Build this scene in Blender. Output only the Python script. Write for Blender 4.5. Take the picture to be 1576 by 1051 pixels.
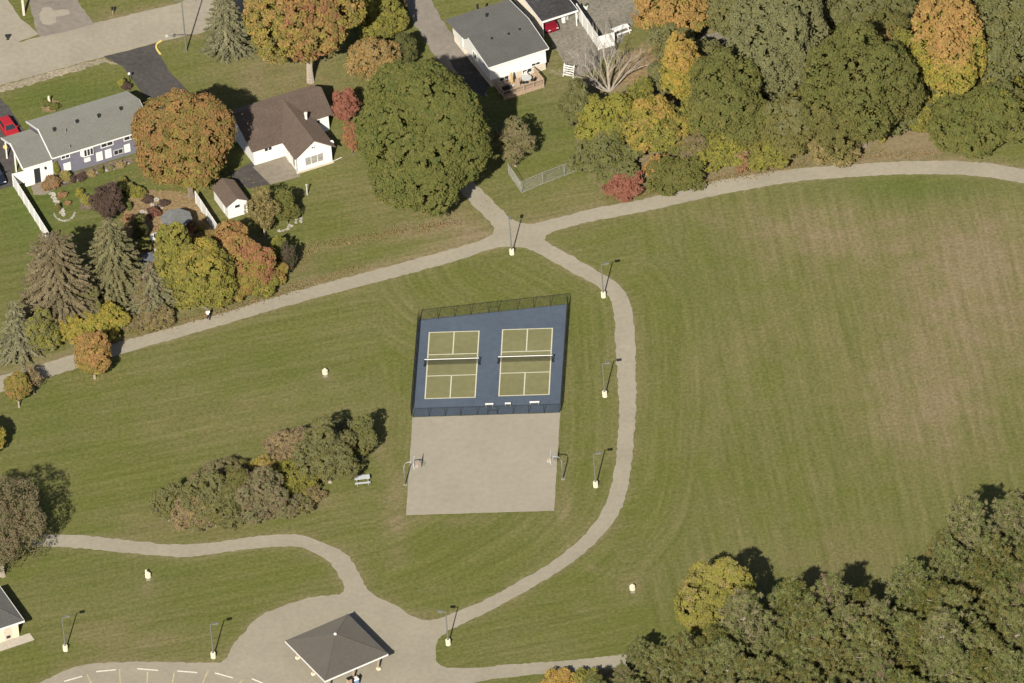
import bpy, bmesh, math, random
import numpy as np
from mathutils import Vector, Matrix

random.seed(7)
for o in list(bpy.data.objects): bpy.data.objects.remove(o)
scene = bpy.context.scene
COL = scene.collection
rad = math.radians

# ---------------------------------------------------------------- camera
CAM_D, CAM_EL, CAM_ROLL, PXM = 1500.0, rad(37.2), rad(4.6), 12.594
FPX = PXM * CAM_D
cz = np.array([0, -math.cos(CAM_EL), math.sin(CAM_EL)])
CPOS = cz * CAM_D
_u0 = np.cross(cz, [1.0, 0, 0])
CR = np.array([1.0, 0, 0]) * math.cos(CAM_ROLL) - _u0 * math.sin(CAM_ROLL)
CU = _u0 * math.cos(CAM_ROLL) + np.array([1.0, 0, 0]) * math.sin(CAM_ROLL)
cam = bpy.data.cameras.new('camera'); camo = bpy.data.objects.new('camera', cam); COL.objects.link(camo)
cam.sensor_fit = 'HORIZONTAL'; cam.sensor_width = 36; cam.lens = 36 * FPX / 1576
cam.clip_start = 50; cam.clip_end = 9000
camo.matrix_world = Matrix(((CR[0], CU[0], cz[0], CPOS[0]), (CR[1], CU[1], cz[1], CPOS[1]), (CR[2], CU[2], cz[2], CPOS[2]), (0, 0, 0, 1)))
scene.camera = camo

# ---------------------------------------------------------------- sky, sun, exposure
SUN_EL, SUN_AZ = rad(35.0), rad(78.1)          # azimuth: where shadows point, from +X
w = bpy.data.worlds.new('World'); scene.world = w; w.use_nodes = True
nt = w.node_tree; bg = nt.nodes['Background']
sky = nt.nodes.new('ShaderNodeTexSky'); sky.sky_type = 'NISHITA'; sky.sun_disc = False
sky.sun_elevation = SUN_EL; sky.sun_rotation = rad(191.9); sky.dust_density = 1.5; sky.ozone_density = 1.0
nt.links.new(sky.outputs[0], bg.inputs[0]); bg.inputs[1].default_value = 0.06
sl = bpy.data.lights.new('sun', 'SUN'); sl.energy = 4.3; sl.angle = rad(0.5); sl.color = (1, 0.94, 0.84)
so = bpy.data.objects.new('sun', sl); COL.objects.link(so)
so.rotation_euler = Vector((math.cos(SUN_AZ) * math.cos(SUN_EL), math.sin(SUN_AZ) * math.cos(SUN_EL), -math.sin(SUN_EL))).to_track_quat('-Z', 'Y').to_euler()
so.location = (0, 0, 60)
vs = scene.view_settings
vs.view_transform = 'Standard'; vs.look = 'None'; vs.exposure = 0.56; vs.gamma = 1; vs.use_curve_mapping = False

# ---------------------------------------------------------------- survey: picture point -> place on level z
def G(px, py, z=0.0):
    d = -cz + (px - 788) / FPX * CR + (525.5 - py) / FPX * CU
    p = CPOS + d * ((z - CPOS[2]) / d[2])
    return Vector((p[0], p[1], z))

def survey(P):                                   # places -> map coordinates used for layout masks
    v = P - CPOS; d = -(v @ cz)
    return 788 + FPX * (v @ CR) / d, 525.5 - FPX * (v @ CU) / d

# ---------------------------------------------------------------- colour and materials
def lin(c, k=1.0):
    out = []
    for x in c:
        x /= 255.0
        out.append(k * (x / 12.92 if x <= 0.04045 else ((x + 0.055) / 1.055) ** 2.4))
    return tuple(out)

MATS = {}
def mat(name, col, rough=0.85, var=0.12, scale=3.0, bump=0.0, bscale=30.0, metal=0.0, spec=0.3, col2=None, big=0.0):
    if name in MATS: return MATS[name]
    m = bpy.data.materials.new(name); m.use_nodes = True
    n = m.node_tree.nodes; l = m.node_tree.links; b = n['Principled BSDF']
    b.inputs['Roughness'].default_value = rough; b.inputs['Metallic'].default_value = metal
    b.inputs['Specular IOR Level'].default_value = spec
    if rough > .75 and 'Diffuse Roughness' in b.inputs: b.inputs['Diffuse Roughness'].default_value = 1.0
    tc = n.new('ShaderNodeTexCoord')
    nz = n.new('ShaderNodeTexNoise'); nz.inputs['Scale'].default_value = scale; nz.inputs['Detail'].default_value = 8; nz.inputs['Roughness'].default_value = 0.65
    l.new(tc.outputs['Object'], nz.inputs['Vector'])
    mx = n.new('ShaderNodeMix'); mx.data_type = 'RGBA'
    a = [max(0, c * (1 - var * 1.6)) for c in col]; c2 = col2 or [min(1, c * (1 + var * 1.6)) for c in col]
    mx.inputs[6].default_value = (*a, 1); mx.inputs[7].default_value = (*c2, 1)
    mr = n.new('ShaderNodeMapRange'); mr.inputs[1].default_value = 0.3; mr.inputs[2].default_value = 0.7
    l.new(nz.outputs['Fac'], mr.inputs[0]); l.new(mr.outputs[0], mx.inputs[0])
    out = mx.outputs[2]
    if big:
        n2 = n.new('ShaderNodeTexNoise'); n2.inputs['Scale'].default_value = scale * 0.12; n2.inputs['Detail'].default_value = 4
        l.new(tc.outputs['Object'], n2.inputs['Vector'])
        m2 = n.new('ShaderNodeMapRange'); m2.inputs[1].default_value = 0.3; m2.inputs[2].default_value = 0.7; m2.inputs[3].default_value = 1 - big; m2.inputs[4].default_value = 1 + big
        l.new(n2.outputs['Fac'], m2.inputs[0])
        vm = n.new('ShaderNodeVectorMath'); vm.operation = 'SCALE'
        l.new(out, vm.inputs[0]); l.new(m2.outputs[0], vm.inputs['Scale']); out = vm.outputs[0]
    l.new(out, b.inputs['Base Color'])
    if bump:
        nb = n.new('ShaderNodeTexNoise'); nb.inputs['Scale'].default_value = bscale; nb.inputs['Detail'].default_value = 6
        l.new(tc.outputs['Object'], nb.inputs['Vector'])
        bp = n.new('ShaderNodeBump'); bp.inputs['Strength'].default_value = bump; bp.inputs['Distance'].default_value = 0.05
        l.new(nb.outputs['Fac'], bp.inputs['Height']); l.new(bp.outputs[0], b.inputs['Normal'])
    MATS[name] = m
    return m

CONC = mat('worn_concrete', (0.2197, 0.1966, 0.1485), 0.92, 0.06, 1.6, 0.3, 12, big=0.07)
PAD = mat('court_concrete', (0.2261, 0.2033, 0.1584), 0.92, 0.05, 1.2, 0.2, 14, big=0.05)
ROADM = mat('old_asphalt', (0.2198, 0.1962, 0.1508), 0.93, 0.07, 1.4, 0.3, 12, big=0.08)
ASPH = mat('dark_asphalt', (0.0546, 0.0496, 0.0446), 0.92, 0.18, 1.6, 0.3, 12, big=0.15)
DRIVE = mat('driveway_asphalt', (0.1632, 0.1428, 0.1190), 0.93, 0.1, 1.3, 0.3, 12, big=0.12)
GRAVEL = mat('grey_gravel', (0.1428, 0.1292, 0.1020), 0.95, 0.25, 2.2, 0.6, 15, big=0.15)
PATIO = mat('patio_slab', (0.1750, 0.1505, 0.1155), 0.92, 0.12, 2.0, 0.2, 10, big=0.1)
BLUE = mat('blue_acrylic', (0.0580, 0.0747, 0.0982), 0.85, 0.07, 1.2, big=0.08)
OLIVE = mat('olive_acrylic', (0.1353, 0.1287, 0.0607), 0.85, 0.07, 1.2, big=0.08)
LINEP = mat('line_paint', (0.4013, 0.3812, 0.2876), 0.8, 0.06, 3)
YELP = mat('faded_yellow_paint', (0.3450, 0.3000, 0.1725), 0.85, 0.25, 3)
WHITE = mat('white_siding', (0.80, 0.78, 0.72), 0.7, 0.03, 2)
CREAM = mat('cream_wall', (0.66, 0.56, 0.38), 0.8, 0.05, 2)
BEIGE = mat('beige_parging', (0.46, 0.40, 0.31), 0.9, 0.1, 2)
VIOLET = mat('slate_violet_siding', (0.16, 0.155, 0.19), 0.75, 0.06, 2)
SHGREY = mat('grey_shingles', (0.1520, 0.1504, 0.1296), 0.95, 0.09, 4, 0.5, 9, big=0.05)
SHDARK = mat('charcoal_shingles', (0.0850, 0.0830, 0.0762), 0.95, 0.1, 4, 0.5, 9, big=0.07)
SHBROWN = mat('brown_shingles', (0.1000, 0.0736, 0.0560), 0.95, 0.14, 4, 0.5, 9, big=0.08)
SHPAV = mat('taupe_shingles', (0.0900, 0.0806, 0.0662), 0.95, 0.08, 4, 0.5, 9, big=0.04)
SHBLACK = mat('black_roofing', (0.036, 0.034, 0.034), 0.9, 0.25, 2, big=0.2)
TRIM = mat('white_trim', (0.78, 0.76, 0.70), 0.6, 0.03, 3)
GLASS = mat('dark_glass', (0.03, 0.035, 0.04), 0.12, 0.1, 2, spec=0.5)
CURT = mat('curtained_glass', (0.32, 0.31, 0.27), 0.25, 0.25, 5, spec=0.5)
GALV = mat('galvanised_steel', (0.36, 0.36, 0.33), 0.5, 0.1, 4, metal=0.4)
POLE = mat('grey_pole', (0.19, 0.19, 0.165), 0.6, 0.1, 4, metal=0.2)
BLKM = mat('black_metal', (0.022, 0.025, 0.022), 0.6, 0.1, 4)
FOOT = mat('pale_concrete', (0.5270, 0.4845, 0.3570), 0.9, 0.1, 5, 0.3, 20)
WOOD = mat('weathered_wood', (0.30, 0.22, 0.15), 0.9, 0.2, 6)
GREYW = mat('grey_wood', (0.36, 0.36, 0.34), 0.85, 0.12, 6)
BARK = mat('bark', (0.17, 0.135, 0.10), 0.95, 0.3, 6, 0.6, 15)
PALEB = mat('pale_bark', (0.30, 0.255, 0.20), 0.95, 0.25, 6, 0.5, 15)
RED = mat('red_paint', (0.42, 0.022, 0.03), 0.3, 0.04, 2, spec=0.5)
MAROON = mat('maroon_paint', (0.23, 0.012, 0.025), 0.3, 0.05, 2, spec=0.5)
NAVY = mat('navy_paint', (0.014, 0.018, 0.03), 0.28, 0.05, 2, spec=0.5)
RUBBER = mat('rubber', (0.02, 0.02, 0.02), 0.9, 0.1, 4)
RIMM = mat('alloy', (0.45, 0.45, 0.45), 0.4, 0.05, 4, metal=0.6)
LAMPG = mat('lamp_glass', (0.7, 0.68, 0.62), 0.2, 0.03, 4, spec=0.5)
TAILG = mat('tail_glass', (0.35, 0.01, 0.01), 0.2, 0.03, 4, spec=0.5)
STONE = mat('field_stone', (0.3060, 0.2805, 0.2380), 0.9, 0.3, 3, 0.5, 8)
SOIL = mat('garden_soil', (0.1125, 0.0863, 0.0638), 0.95, 0.3, 2, 0.6, 8, big=0.2)
LITTER = mat('leaf_litter', (0.1575, 0.1162, 0.0713), 0.95, 0.35, 2.5, 0.6, 8, col2=(0.27, 0.19, 0.09))
ORANGE = mat('orange_paint', (0.5, 0.12, 0.03), 0.5, 0.05, 4)
NETM = mat('white_net', (0.6, 0.58, 0.5), 0.8, 0.05, 4)
TAN = mat('tan_canvas', (0.42, 0.28, 0.12), 0.9, 0.1, 4)
BLUEP = mat('blue_plastic', (0.18, 0.27, 0.45), 0.5, 0.08, 4)
SKIN = mat('skin', (0.40, 0.25, 0.18), 0.6, 0.04, 6)
HAIR = mat('brown_hair', (0.05, 0.03, 0.02), 0.8, 0.2, 20)
TEE = mat('white_cloth', (0.80, 0.78, 0.74), 0.9, 0.03, 6)
TROU = mat('dark_cloth', (0.03, 0.03, 0.03), 0.9, 0.1, 6)

LEAF = bpy.data.materials.new('leaf'); LEAF.use_nodes = True
n = LEAF.node_tree.nodes; l = LEAF.node_tree.links; b = n['Principled BSDF']
at = n.new('ShaderNodeAttribute'); at.attribute_name = 'tint'
b.inputs['Roughness'].default_value = 0.8; b.inputs['Specular IOR Level'].default_value = 0.15
l.new(at.outputs['Color'], b.inputs['Base Color'])
if 'Diffuse Roughness' in b.inputs: b.inputs['Diffuse Roughness'].default_value = 0.8
tr = n.new('ShaderNodeBsdfTranslucent'); l.new(at.outputs['Color'], tr.inputs['Color'])
ms = n.new('ShaderNodeMixShader'); ms.inputs[0].default_value = 0.3
l.new(b.outputs[0], ms.inputs[1]); l.new(tr.outputs[0], ms.inputs[2]); l.new(ms.outputs[0], n['Material Output'].inputs[0])

# ---------------------------------------------------------------- object helpers
def thing(name, label, cat, loc, yaw=0.0, group=None):
    o = bpy.data.objects.new(name, None); COL.objects.link(o)
    o.location = loc; o.rotation_euler = (0, 0, yaw); o.empty_display_size = 0.2
    o['label'] = label; o['category'] = cat
    if group: o['group'] = group
    return o

def tag(o, label, cat, group=None):
    o['label'] = label; o['category'] = cat
    if group: o['group'] = group
    return o

def link(name, me, m, parent=None, label=None):
    o = bpy.data.objects.new(name, me); COL.objects.link(o)
    if m and not me.materials: me.materials.append(m)
    if parent: o.parent = parent
    if label: o['label'] = label
    return o

def copy_tree(o, parent=None):
    c = o.copy(); COL.objects.link(c); c.parent = parent
    for ch in o.children: copy_tree(ch, c)
    return c

class MB:
    def __init__(s): s.v = []; s.f = []
    def add(s, vs_, fs):
        k = len(s.v); s.v += [tuple(p) for p in vs_]; s.f += [tuple(i + k for i in f) for f in fs]; return s
    def box(s, x0, x1, y0, y1, z0, z1):
        return s.add([(x0, y0, z0), (x1, y0, z0), (x1, y1, z0), (x0, y1, z0), (x0, y0, z1), (x1, y0, z1), (x1, y1, z1), (x0, y1, z1)],
                     [(3, 2, 1, 0), (4, 5, 6, 7), (0, 1, 5, 4), (1, 2, 6, 5), (2, 3, 7, 6), (3, 0, 4, 7)])
    def cbox(s, c, sx, sy, sz): return s.box(c[0] - sx / 2, c[0] + sx / 2, c[1] - sy / 2, c[1] + sy / 2, c[2], c[2] + sz)
    def beam(s, a, b_, w_, h_):
        a = Vector(a); b_ = Vector(b_); d = (b_ - a).normalized()
        up = Vector((0, 0, 1)) if abs(d.z) < 0.95 else Vector((1, 0, 0))
        r = d.cross(up).normalized() * w_ / 2; u = r.cross(d).normalized() * h_ / 2
        P = []
        for q in (a, b_): P += [q - r - u, q + r - u, q + r + u, q - r + u]
        return s.add(P, [(3, 2, 1, 0), (4, 5, 6, 7), (0, 1, 5, 4), (1, 2, 6, 5), (2, 3, 7, 6), (3, 0, 4, 7)])
    def slab(s, pts, t):
        n_ = len(pts); lo = [(p[0], p[1], p[2] - t) for p in pts]
        f = [tuple(range(n_)), tuple(range(2 * n_ - 1, n_ - 1, -1))]
        f += [(i, i + n_, (i + 1) % n_ + n_, (i + 1) % n_) for i in range(n_)]
        return s.add(list(pts) + lo, f)
    def tube(s, pts, rs, n_=8, cap=True):
        pts = [Vector(p) for p in pts]; k = len(pts); P = []
        for i, p in enumerate(pts):
            d = (pts[min(i + 1, k - 1)] - pts[max(i - 1, 0)]).normalized()
            ref = Vector((0, 0, 1)) if abs(d.z) < 0.9 else Vector((1, 0, 0))
            r = d.cross(ref).normalized(); u = r.cross(d)
            rr = rs[i] if hasattr(rs, '__len__') else rs
            P += [p + (r * math.cos(2 * math.pi * j / n_) + u * math.sin(2 * math.pi * j / n_)) * rr for j in range(n_)]
        f = []
        for i in range(k - 1):
            for j in range(n_):
                a, b_ = i * n_ + j, i * n_ + (j + 1) % n_
                f.append((a, a + n_, b_ + n_, b_))
        if cap: f += [tuple(range(n_)), tuple(range(k * n_ - 1, (k - 1) * n_ - 1, -1))]
        return s.add(P, f)
    def lathe(s, prof, n_=16, c=(0, 0, 0)):
        return s.tube([(c[0], c[1], c[2] + z) for r, z in prof], [max(r, 1e-3) for r, z in prof], n_)
    def mesh(s, name):
        me = bpy.data.meshes.new(name); me.from_pydata(s.v, [], s.f)
        bm = bmesh.new(); bm.from_mesh(me); bmesh.ops.recalc_face_normals(bm, faces=bm.faces); bm.to_mesh(me); bm.free()
        return me
    def build(s, name, m, parent=None, label=None, smooth=False, bevel=0.0):
        me = s.mesh(name)
        if smooth:
            for p in me.polygons: p.use_smooth = True
        o = link(name, me, m, parent, label)
        if bevel:
            bv = o.modifiers.new('bevel', 'BEVEL'); bv.width = bevel; bv.segments = 1
        return o

def sheet(name, pts, z, m, jitter=0.06, step=0.7, thick=0.0, sub=True, seed=1, close=True):
    """ground sheet from an outline of survey points, edges slightly ragged"""
    rr = random.Random(seed)
    P = [G(*p) for p in pts]
    Q = []
    for i, a in enumerate(P):
        c = P[(i + 1) % len(P)]
        k = max(1, int((c - a).length / step)) if sub else 1
        for j in range(k):
            q = a.lerp(c, j / k)
            Q.append(Vector((q.x + rr.uniform(-jitter, jitter), q.y + rr.uniform(-jitter, jitter), z)))
    bm = bmesh.new(); f = bm.faces.new([bm.verts.new(q) for q in Q])
    bm.normal_update()
    if f.normal.z < 0: f.normal_flip()
    if thick:
        r = bmesh.ops.extrude_face_region(bm, geom=[f])
    bmesh.ops.triangulate(bm, faces=list(bm.faces))
    me = bpy.data.meshes.new(name); bm.to_mesh(me); bm.free()
    o = link(name, me, m); o['kind'] = 'structure'
    return o

# smooth a hand-drawn edge
def smooth(pts, it=2):
    for _ in range(it):
        q = [pts[0]]
        for a, c in zip(pts[:-1], pts[1:]):
            q += [(a[0] * .75 + c[0] * .25, a[1] * .75 + c[1] * .25), (a[0] * .25 + c[0] * .75, a[1] * .25 + c[1] * .75)]
        q.append(pts[-1]); pts = q
    return pts

# ================================================================ GROUND
NPU = [(-60, 594), (0, 578), (40, 568), (105, 548), (185, 526), (320, 489), (450, 449), (560, 420), (650, 396), (720, 376), (750, 367), (762, 357), (759, 347), (745, 333), (724, 312), (700, 285), (670, 255)]
NPR = [(685, 235), (712, 262), (739, 290), (752, 302), (768, 319), (785, 335), (798, 343), (812, 345), (827, 343), (865, 334), (910, 321), (939, 316), (967, 311), (1000, 305), (1100, 277), (1200, 262), (1300, 253), (1440, 246), (1520, 250), (1576, 260), (1660, 280)]
NPL = [(1660, 303), (1576, 281), (1510, 271), (1440, 267), (1300, 272), (1200, 282), (1100, 301), (1000, 324), (929, 337), (882, 347), (849, 357), (838, 364), (839, 371), (853, 380)]
NPB = [(821, 386), (802, 380), (777, 379), (748, 385), (720, 396), (650, 416), (560, 439), (450, 468), (320, 507), (185, 545), (105, 571), (0, 604), (-60, 622)]
LOR = [(846, 376), (886, 397), (910, 411), (939, 428), (955, 441), (967, 457), (973, 478), (976, 505), (978, 540), (980, 600), (978, 640), (975, 690), (969, 740), (959, 778), (946, 803), (925, 828), (895, 855), (860, 880), (810, 910), (760, 937), (715, 959), (700, 966), (685, 973)]
LOI = [(660, 962), (683, 949), (707, 940), (745, 925), (800, 894), (850, 865), (885, 838), (910, 812), (925, 790), (935, 768), (945, 730), (950, 690), (953, 640), (952, 600), (949, 560), (947, 520), (946, 492), (943, 470), (937, 456), (924, 443), (899, 429), (872, 415), (844, 399), (815, 383)]
WPU = [(-60, 832), (0, 828), (46, 824), (88, 822), (139, 825), (214, 833), (266, 839), (323, 836), (384, 826), (443, 821), (472, 824), (503, 838), (533, 850), (546, 870), (556, 888), (563, 906), (574, 915), (604, 929), (630, 946), (650, 955), (668, 954), (690, 950)]
PLR = [(690, 972), (678, 980), (672, 987), (670, 1002), (673, 1025), (698, 1029), (730, 1028), (790, 1022), (870, 1017), (945, 1009), (1060, 995), (1080, 1010), (950, 1030), (845, 1036), (790, 1041), (718, 1051), (690, 1075), (690, 1150)]
PLL = [(0, 1150), (20, 1080), (59, 1051), (85, 1038), (121, 1024), (155, 1020), (232, 1018), (330, 1021), (346, 1017), (355, 1002), (361, 987), (373, 977), (388, 959), (404, 944), (439, 931), (480, 918), (518, 916), (530, 911), (529, 900), (520, 883), (508, 866), (492, 854), (462, 841), (413, 842), (361, 848), (297, 857), (258, 857), (220, 853), (160, 847), (103, 842), (52, 841), (0, 845), (-60, 850)]

# ---- grass sheet with dryness / stripe data on its points
def poly_mask(x, y, poly):
    ins = np.zeros(x.shape, bool)
    px, py = np.array([p[0] for p in poly], float), np.array([p[1] for p in poly], float)
    j = len(poly) - 1
    for i in range(len(poly)):
        c = ((py[i] > y) != (py[j] > y)) & (x < (px[j] - px[i]) * (y - py[i]) / (py[j] - py[i] + 1e-9) + px[i])
        ins ^= c; j = i
    return ins

def make_ground():
    x0, x1, y0, y1, s = -72, 72, -84, 92.4, 0.6
    xs = np.arange(x0, x1 + .01, s); ys = np.arange(y0, y1 + .01, s)
    X, Y = np.meshgrid(xs, ys); nx, ny = len(xs), len(ys)
    P = np.stack([X.ravel(), Y.ravel(), np.zeros(X.size)], 1)
    u, v = survey(P)
    dry = np.zeros(len(P)); lush = np.zeros(len(P))
    for (cx, cy, rx, ry, a) in [(1250, 360, 140, 50, .75), (1510, 410, 110, 100, .85), (1450, 640, 120, 70, .55), (1420, 520, 210, 130, .42), (1300, 900, 150, 90, .25), (740, 360, 55, 22, .75),
                                (680, 330, 80, 40, .45), (1050, 330, 80, 20, .35), (880, 300, 60, 30, .35), (1400, 225, 60, 25, .8), (480, 640, 220, 60, .3), (610, 780, 20, 60, .8), (690, 800, 90, 10, .4),
                                (870, 760, 12, 60, .5), (910, 875, 12, 6, .6), (300, 810, 120, 22, .45), (470, 775, 60, 15, .5), (590, 700, 14, 14, .6), (640, 945, 40, 12, .5), (190, 980, 110, 25, .35), (400, 120, 60, 45, .5),
                                (560, 300, 80, 40, .3), (500, 110, 60, 40, .4), (860, 115, 30, 60, .4), (228, 900, 14, 14, .6), (501, 580, 14, 12, .5), (974, 905, 30, 16, .5), (210, 25, 100, 25, .35), (960, 130, 30, 80, .4)]:
        dry += a * np.exp(-(((u - cx) / rx) ** 2 + ((v - cy) / ry) ** 2))
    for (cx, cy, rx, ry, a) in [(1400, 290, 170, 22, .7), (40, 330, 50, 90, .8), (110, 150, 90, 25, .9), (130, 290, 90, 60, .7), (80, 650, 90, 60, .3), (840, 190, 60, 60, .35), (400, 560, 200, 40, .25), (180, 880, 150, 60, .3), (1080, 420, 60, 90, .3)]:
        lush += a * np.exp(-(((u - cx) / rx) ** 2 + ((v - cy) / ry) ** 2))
    # worn verge beside the paths
    def near(line, wid, amp, lo=None):
        pts = []
        for a, c in zip(line[:-1], line[1:]):
            A, Cc = G(*a), G(*c); k = max(1, int((Cc - A).length / .6))
            pts += [(A.lerp(Cc, j / k).x, A.lerp(Cc, j / k).y) for j in range(k)]
        pts = np.array(pts)
        d = np.full(len(P), 1e9)
        for i in range(0, len(pts), 40):
            q = pts[i:i + 40]
            d = np.minimum(d, np.min((P[:, None, 0] - q[None, :, 0]) ** 2 + (P[:, None, 1] - q[None, :, 1]) ** 2, 1))
        if lo: return np.sqrt(d)
        return amp * np.exp(-d / (wid * wid))
    dry += near(NPU[:11], 1.6, .75) + near(NPR[7:], 1.3, .6) + near(NPL, .8, .3) + near(NPB, .7, .25) + near(LOR, .8, .35) + near(LOI, .7, .3) + near(WPU, .8, .4) + near(PLL, .9, .45)
    dry += near([(0, 133), (160, 89)], 1.2, .8) + near([(248, 64), (311, 51)], 1.0, .7) + near([(80, 48), (146, 35), (270, 6)], .7, .6)
    dry += near([(450, 420), (480, 385), (560, 365), (700, 345)], 2.5, .35)
    wood = [(880, 130), (1000, 60), (1010, -80), (1700, -80), (1700, 90), (1576, 120), (1560, 200), (1430, 240), (1230, 255), (1060, 285), (930, 300), (890, 250)]
    dry = np.where(poly_mask(u, v, wood), dry + .7, dry)
    grove = [(860, 1040), (960, 1012), (1060, 985), (1190, 945), (1300, 955), (1420, 900), (1500, 860), (1700, 820), (1700, 1400), (860, 1400)]
    dry = np.where(poly_mask(u, v, grove), dry + .6, dry)
    hedge = [(20, 545), (90, 520), (190, 505), (330, 470), (440, 430), (430, 370), (330, 350), (230, 360), (30, 470)]
    dry = np.where(poly_mask(u, v, hedge), dry + .5, dry)
    # mowing passes
    right = ((u > 985) & (v > 285)).astype(float)
    sp = np.where(right > 0, (u - .24 * (v - 600)) / 12.6, (v + .20 * u) / 7.6)
    inner = ((u > 585) & (u < 950) & (v > 400) & (v < 900))
    sp = np.where(inner, u / 12.6 + .05 * v / 7.6, sp)
    dO, dI = near(LOR, 1, 1, True), near(LOI, 1, 1, True)
    ring_ = (right > 0) & (dO < 9) & (v > 400)
    amp = np.where(v > 290, 1.0, .5)
    al = np.where(right > 0, (v + .24 * u) / 7.6, (u - .2 * v) / 12.6); al = np.where(inner | ring_, v / 7.6, al); sp = np.where(ring_, dO, sp); sp = np.where(inner, dI, sp)
    me = bpy.data.meshes.new('ground')
    idx = np.arange(nx * ny).reshape(ny, nx)
    F = np.stack([idx[:-1, :-1].ravel(), idx[:-1, 1:].ravel(), idx[1:, 1:].ravel(), idx[1:, :-1].ravel()], 1)
    far = 2500.0
    V = np.vstack([P, [(-far, -far, 0), (far, -far, 0), (far, far, 0), (-far, far, 0)]]); kx = len(P)
    c = [idx[0, 0], idx[0, -1], idx[-1, -1], idx[-1, 0]]
    ring = [(kx, kx + 1, c[1], c[0]), (kx + 1, kx + 2, c[2], c[1]), (kx + 2, kx + 3, c[3], c[2]), (kx + 3, kx, c[0], c[3])]
    F = np.vstack([F, ring])
    me.vertices.add(len(V)); me.vertices.foreach_set('co', V.ravel())
    me.loops.add(F.size); me.loops.foreach_set('vertex_index', F.ravel().astype(np.int32))
    me.polygons.add(len(F)); me.polygons.foreach_set('loop_start', np.arange(0, F.size, 4, dtype=np.int32))
    me.update(calc_edges=True)
    pad4 = lambda a_, d_: np.concatenate([a_, [d_] * 4]).astype(np.float32)
    for nm, arr in (('dry', pad4(np.clip(dry, 0, 1.3), .2)), ('lush', pad4(np.clip(lush, 0, 1), 0)), ('pass', pad4(sp, 0)), ('lane', pad4(al, 0)), ('mown', pad4(amp, 0))):
        a_ = me.attributes.new(nm, 'FLOAT', 'POINT'); a_.data.foreach_set('value', arr)
    m = bpy.data.materials.new('lawn'); m.use_nodes = True
    n = m.node_tree.nodes; l = m.node_tree.links; b = n['Principled BSDF']
    b.inputs['Roughness'].default_value = 0.95; b.inputs['Specular IOR Level'].default_value = 0.1
    if 'Diffuse Roughness' in b.inputs: b.inputs['Diffuse Roughness'].default_value = 1.0
    tc = n.new('ShaderNodeTexCoord')
    def noise(sc, det=6, ro=.6, vec=None, dist=0):
        q = n.new('ShaderNodeTexNoise'); q.inputs['Scale'].default_value = sc; q.inputs['Detail'].default_value = det; q.inputs['Roughness'].default_value = ro; q.inputs['Distortion'].default_value = dist
        l.new(vec or tc.outputs['Object'], q.inputs['Vector']); return q.outputs['Fac']
    def attr(k):
        q = n.new('ShaderNodeAttribute'); q.attribute_name = k; return q.outputs['Fac']
    def mth(op, a_, b_=None, c_=None):
        q = n.new('ShaderNodeMath'); q.operation = op
        for i, x in enumerate((a_, b_, c_)):
            if x is None: continue
            if isinstance(x, (int, float)): q.inputs[i].default_value = x
            else: l.new(x, q.inputs[i])
        return q.outputs[0]
    def mr(x, a0, a1, b0, b1):
        q = n.new('ShaderNodeMapRange'); l.new(x, q.inputs[0])
        for i, vv in enumerate((a0, a1, b0, b1)): q.inputs[i + 1].default_value = vv
        return q.outputs[0]
    def mixc(f, a_, b_):
        q = n.new('ShaderNodeMix'); q.data_type = 'RGBA'; l.new(f, q.inputs[0])
        for i, x in ((6, a_), (7, b_)):
            if isinstance(x, tuple): q.inputs[i].default_value = (*x, 1)
            else: l.new(x, q.inputs[i])
        return q.outputs[2]
    n_big = noise(.055, 5, .6); n_mid = noise(.35, 6, .65); n_fine = noise(2.2, 8, .75); n_blade = noise(9, 4, .7)
    d = mth('ADD', attr('dry'), mr(n_big, .3, .7, -.18, .3))
    d = mth('MULTIPLY_ADD', mr(n_mid, .25, .75, -.4, .4), mth('MULTIPLY_ADD', attr('dry'), .9, .45), d)
    d = mth('MULTIPLY_ADD', mr(n_fine, .25, .75, -.3, .3), .8, d)
    ph = mth('MULTIPLY', mth('ADD', attr('pass'), mr(n_mid, 0, 1, -.12, .12)), 2 * math.pi / 1.75)
    stripe = mth('MULTIPLY', mth('SINE', ph), mth('MULTIPLY', attr('mown'), mr(n_big, .3, .7, .3, 1.0)))
    stripe2 = mth('SINE', mth('MULTIPLY', ph, .31))
    d = mth('MULTIPLY_ADD', stripe, .05, mth('MULTIPLY_ADD', stripe2, .06, d))
    cx_ = n.new('ShaderNodeCombineXYZ'); l.new(mth('MULTIPLY', attr('pass'), 1.3), cx_.inputs[0]); l.new(mth('MULTIPLY', attr('lane'), .05), cx_.inputs[1])
    streak = mr(noise(1.0, 4, .7, cx_.outputs[0]), .3, .7, -1, 1)
    d = mth('MULTIPLY_ADD', mth('MULTIPLY', streak, attr('mown')), .11, d)
    fac = mr(d, -.1, 1.15, 0, 1)
    base = mixc(fac, (0.084, 0.091, 0.024), (0.150, 0.119, 0.068))
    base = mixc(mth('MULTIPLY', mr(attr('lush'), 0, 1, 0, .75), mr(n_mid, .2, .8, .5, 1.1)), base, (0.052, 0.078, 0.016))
    k = mth('MULTIPLY', mr(n_fine, .25, .75, .62, 1.4), mr(n_blade, .25, .75, .8, 1.22))
    k = mth('MULTIPLY_ADD', streak, .12, mth('MULTIPLY_ADD', stripe, .025, k))
    vm = n.new('ShaderNodeVectorMath'); vm.operation = 'SCALE'; l.new(base, vm.inputs[0]); l.new(k, vm.inputs['Scale'])
    l.new(vm.outputs[0], b.inputs['Base Color'])
    bp = n.new('ShaderNodeBump'); bp.inputs['Strength'].default_value = .25; bp.inputs['Distance'].default_value = .05
    l.new(noise(6, 8, .8), bp.inputs['Height']); l.new(bp.outputs[0], b.inputs['Normal'])
    me.materials.append(m)
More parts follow.
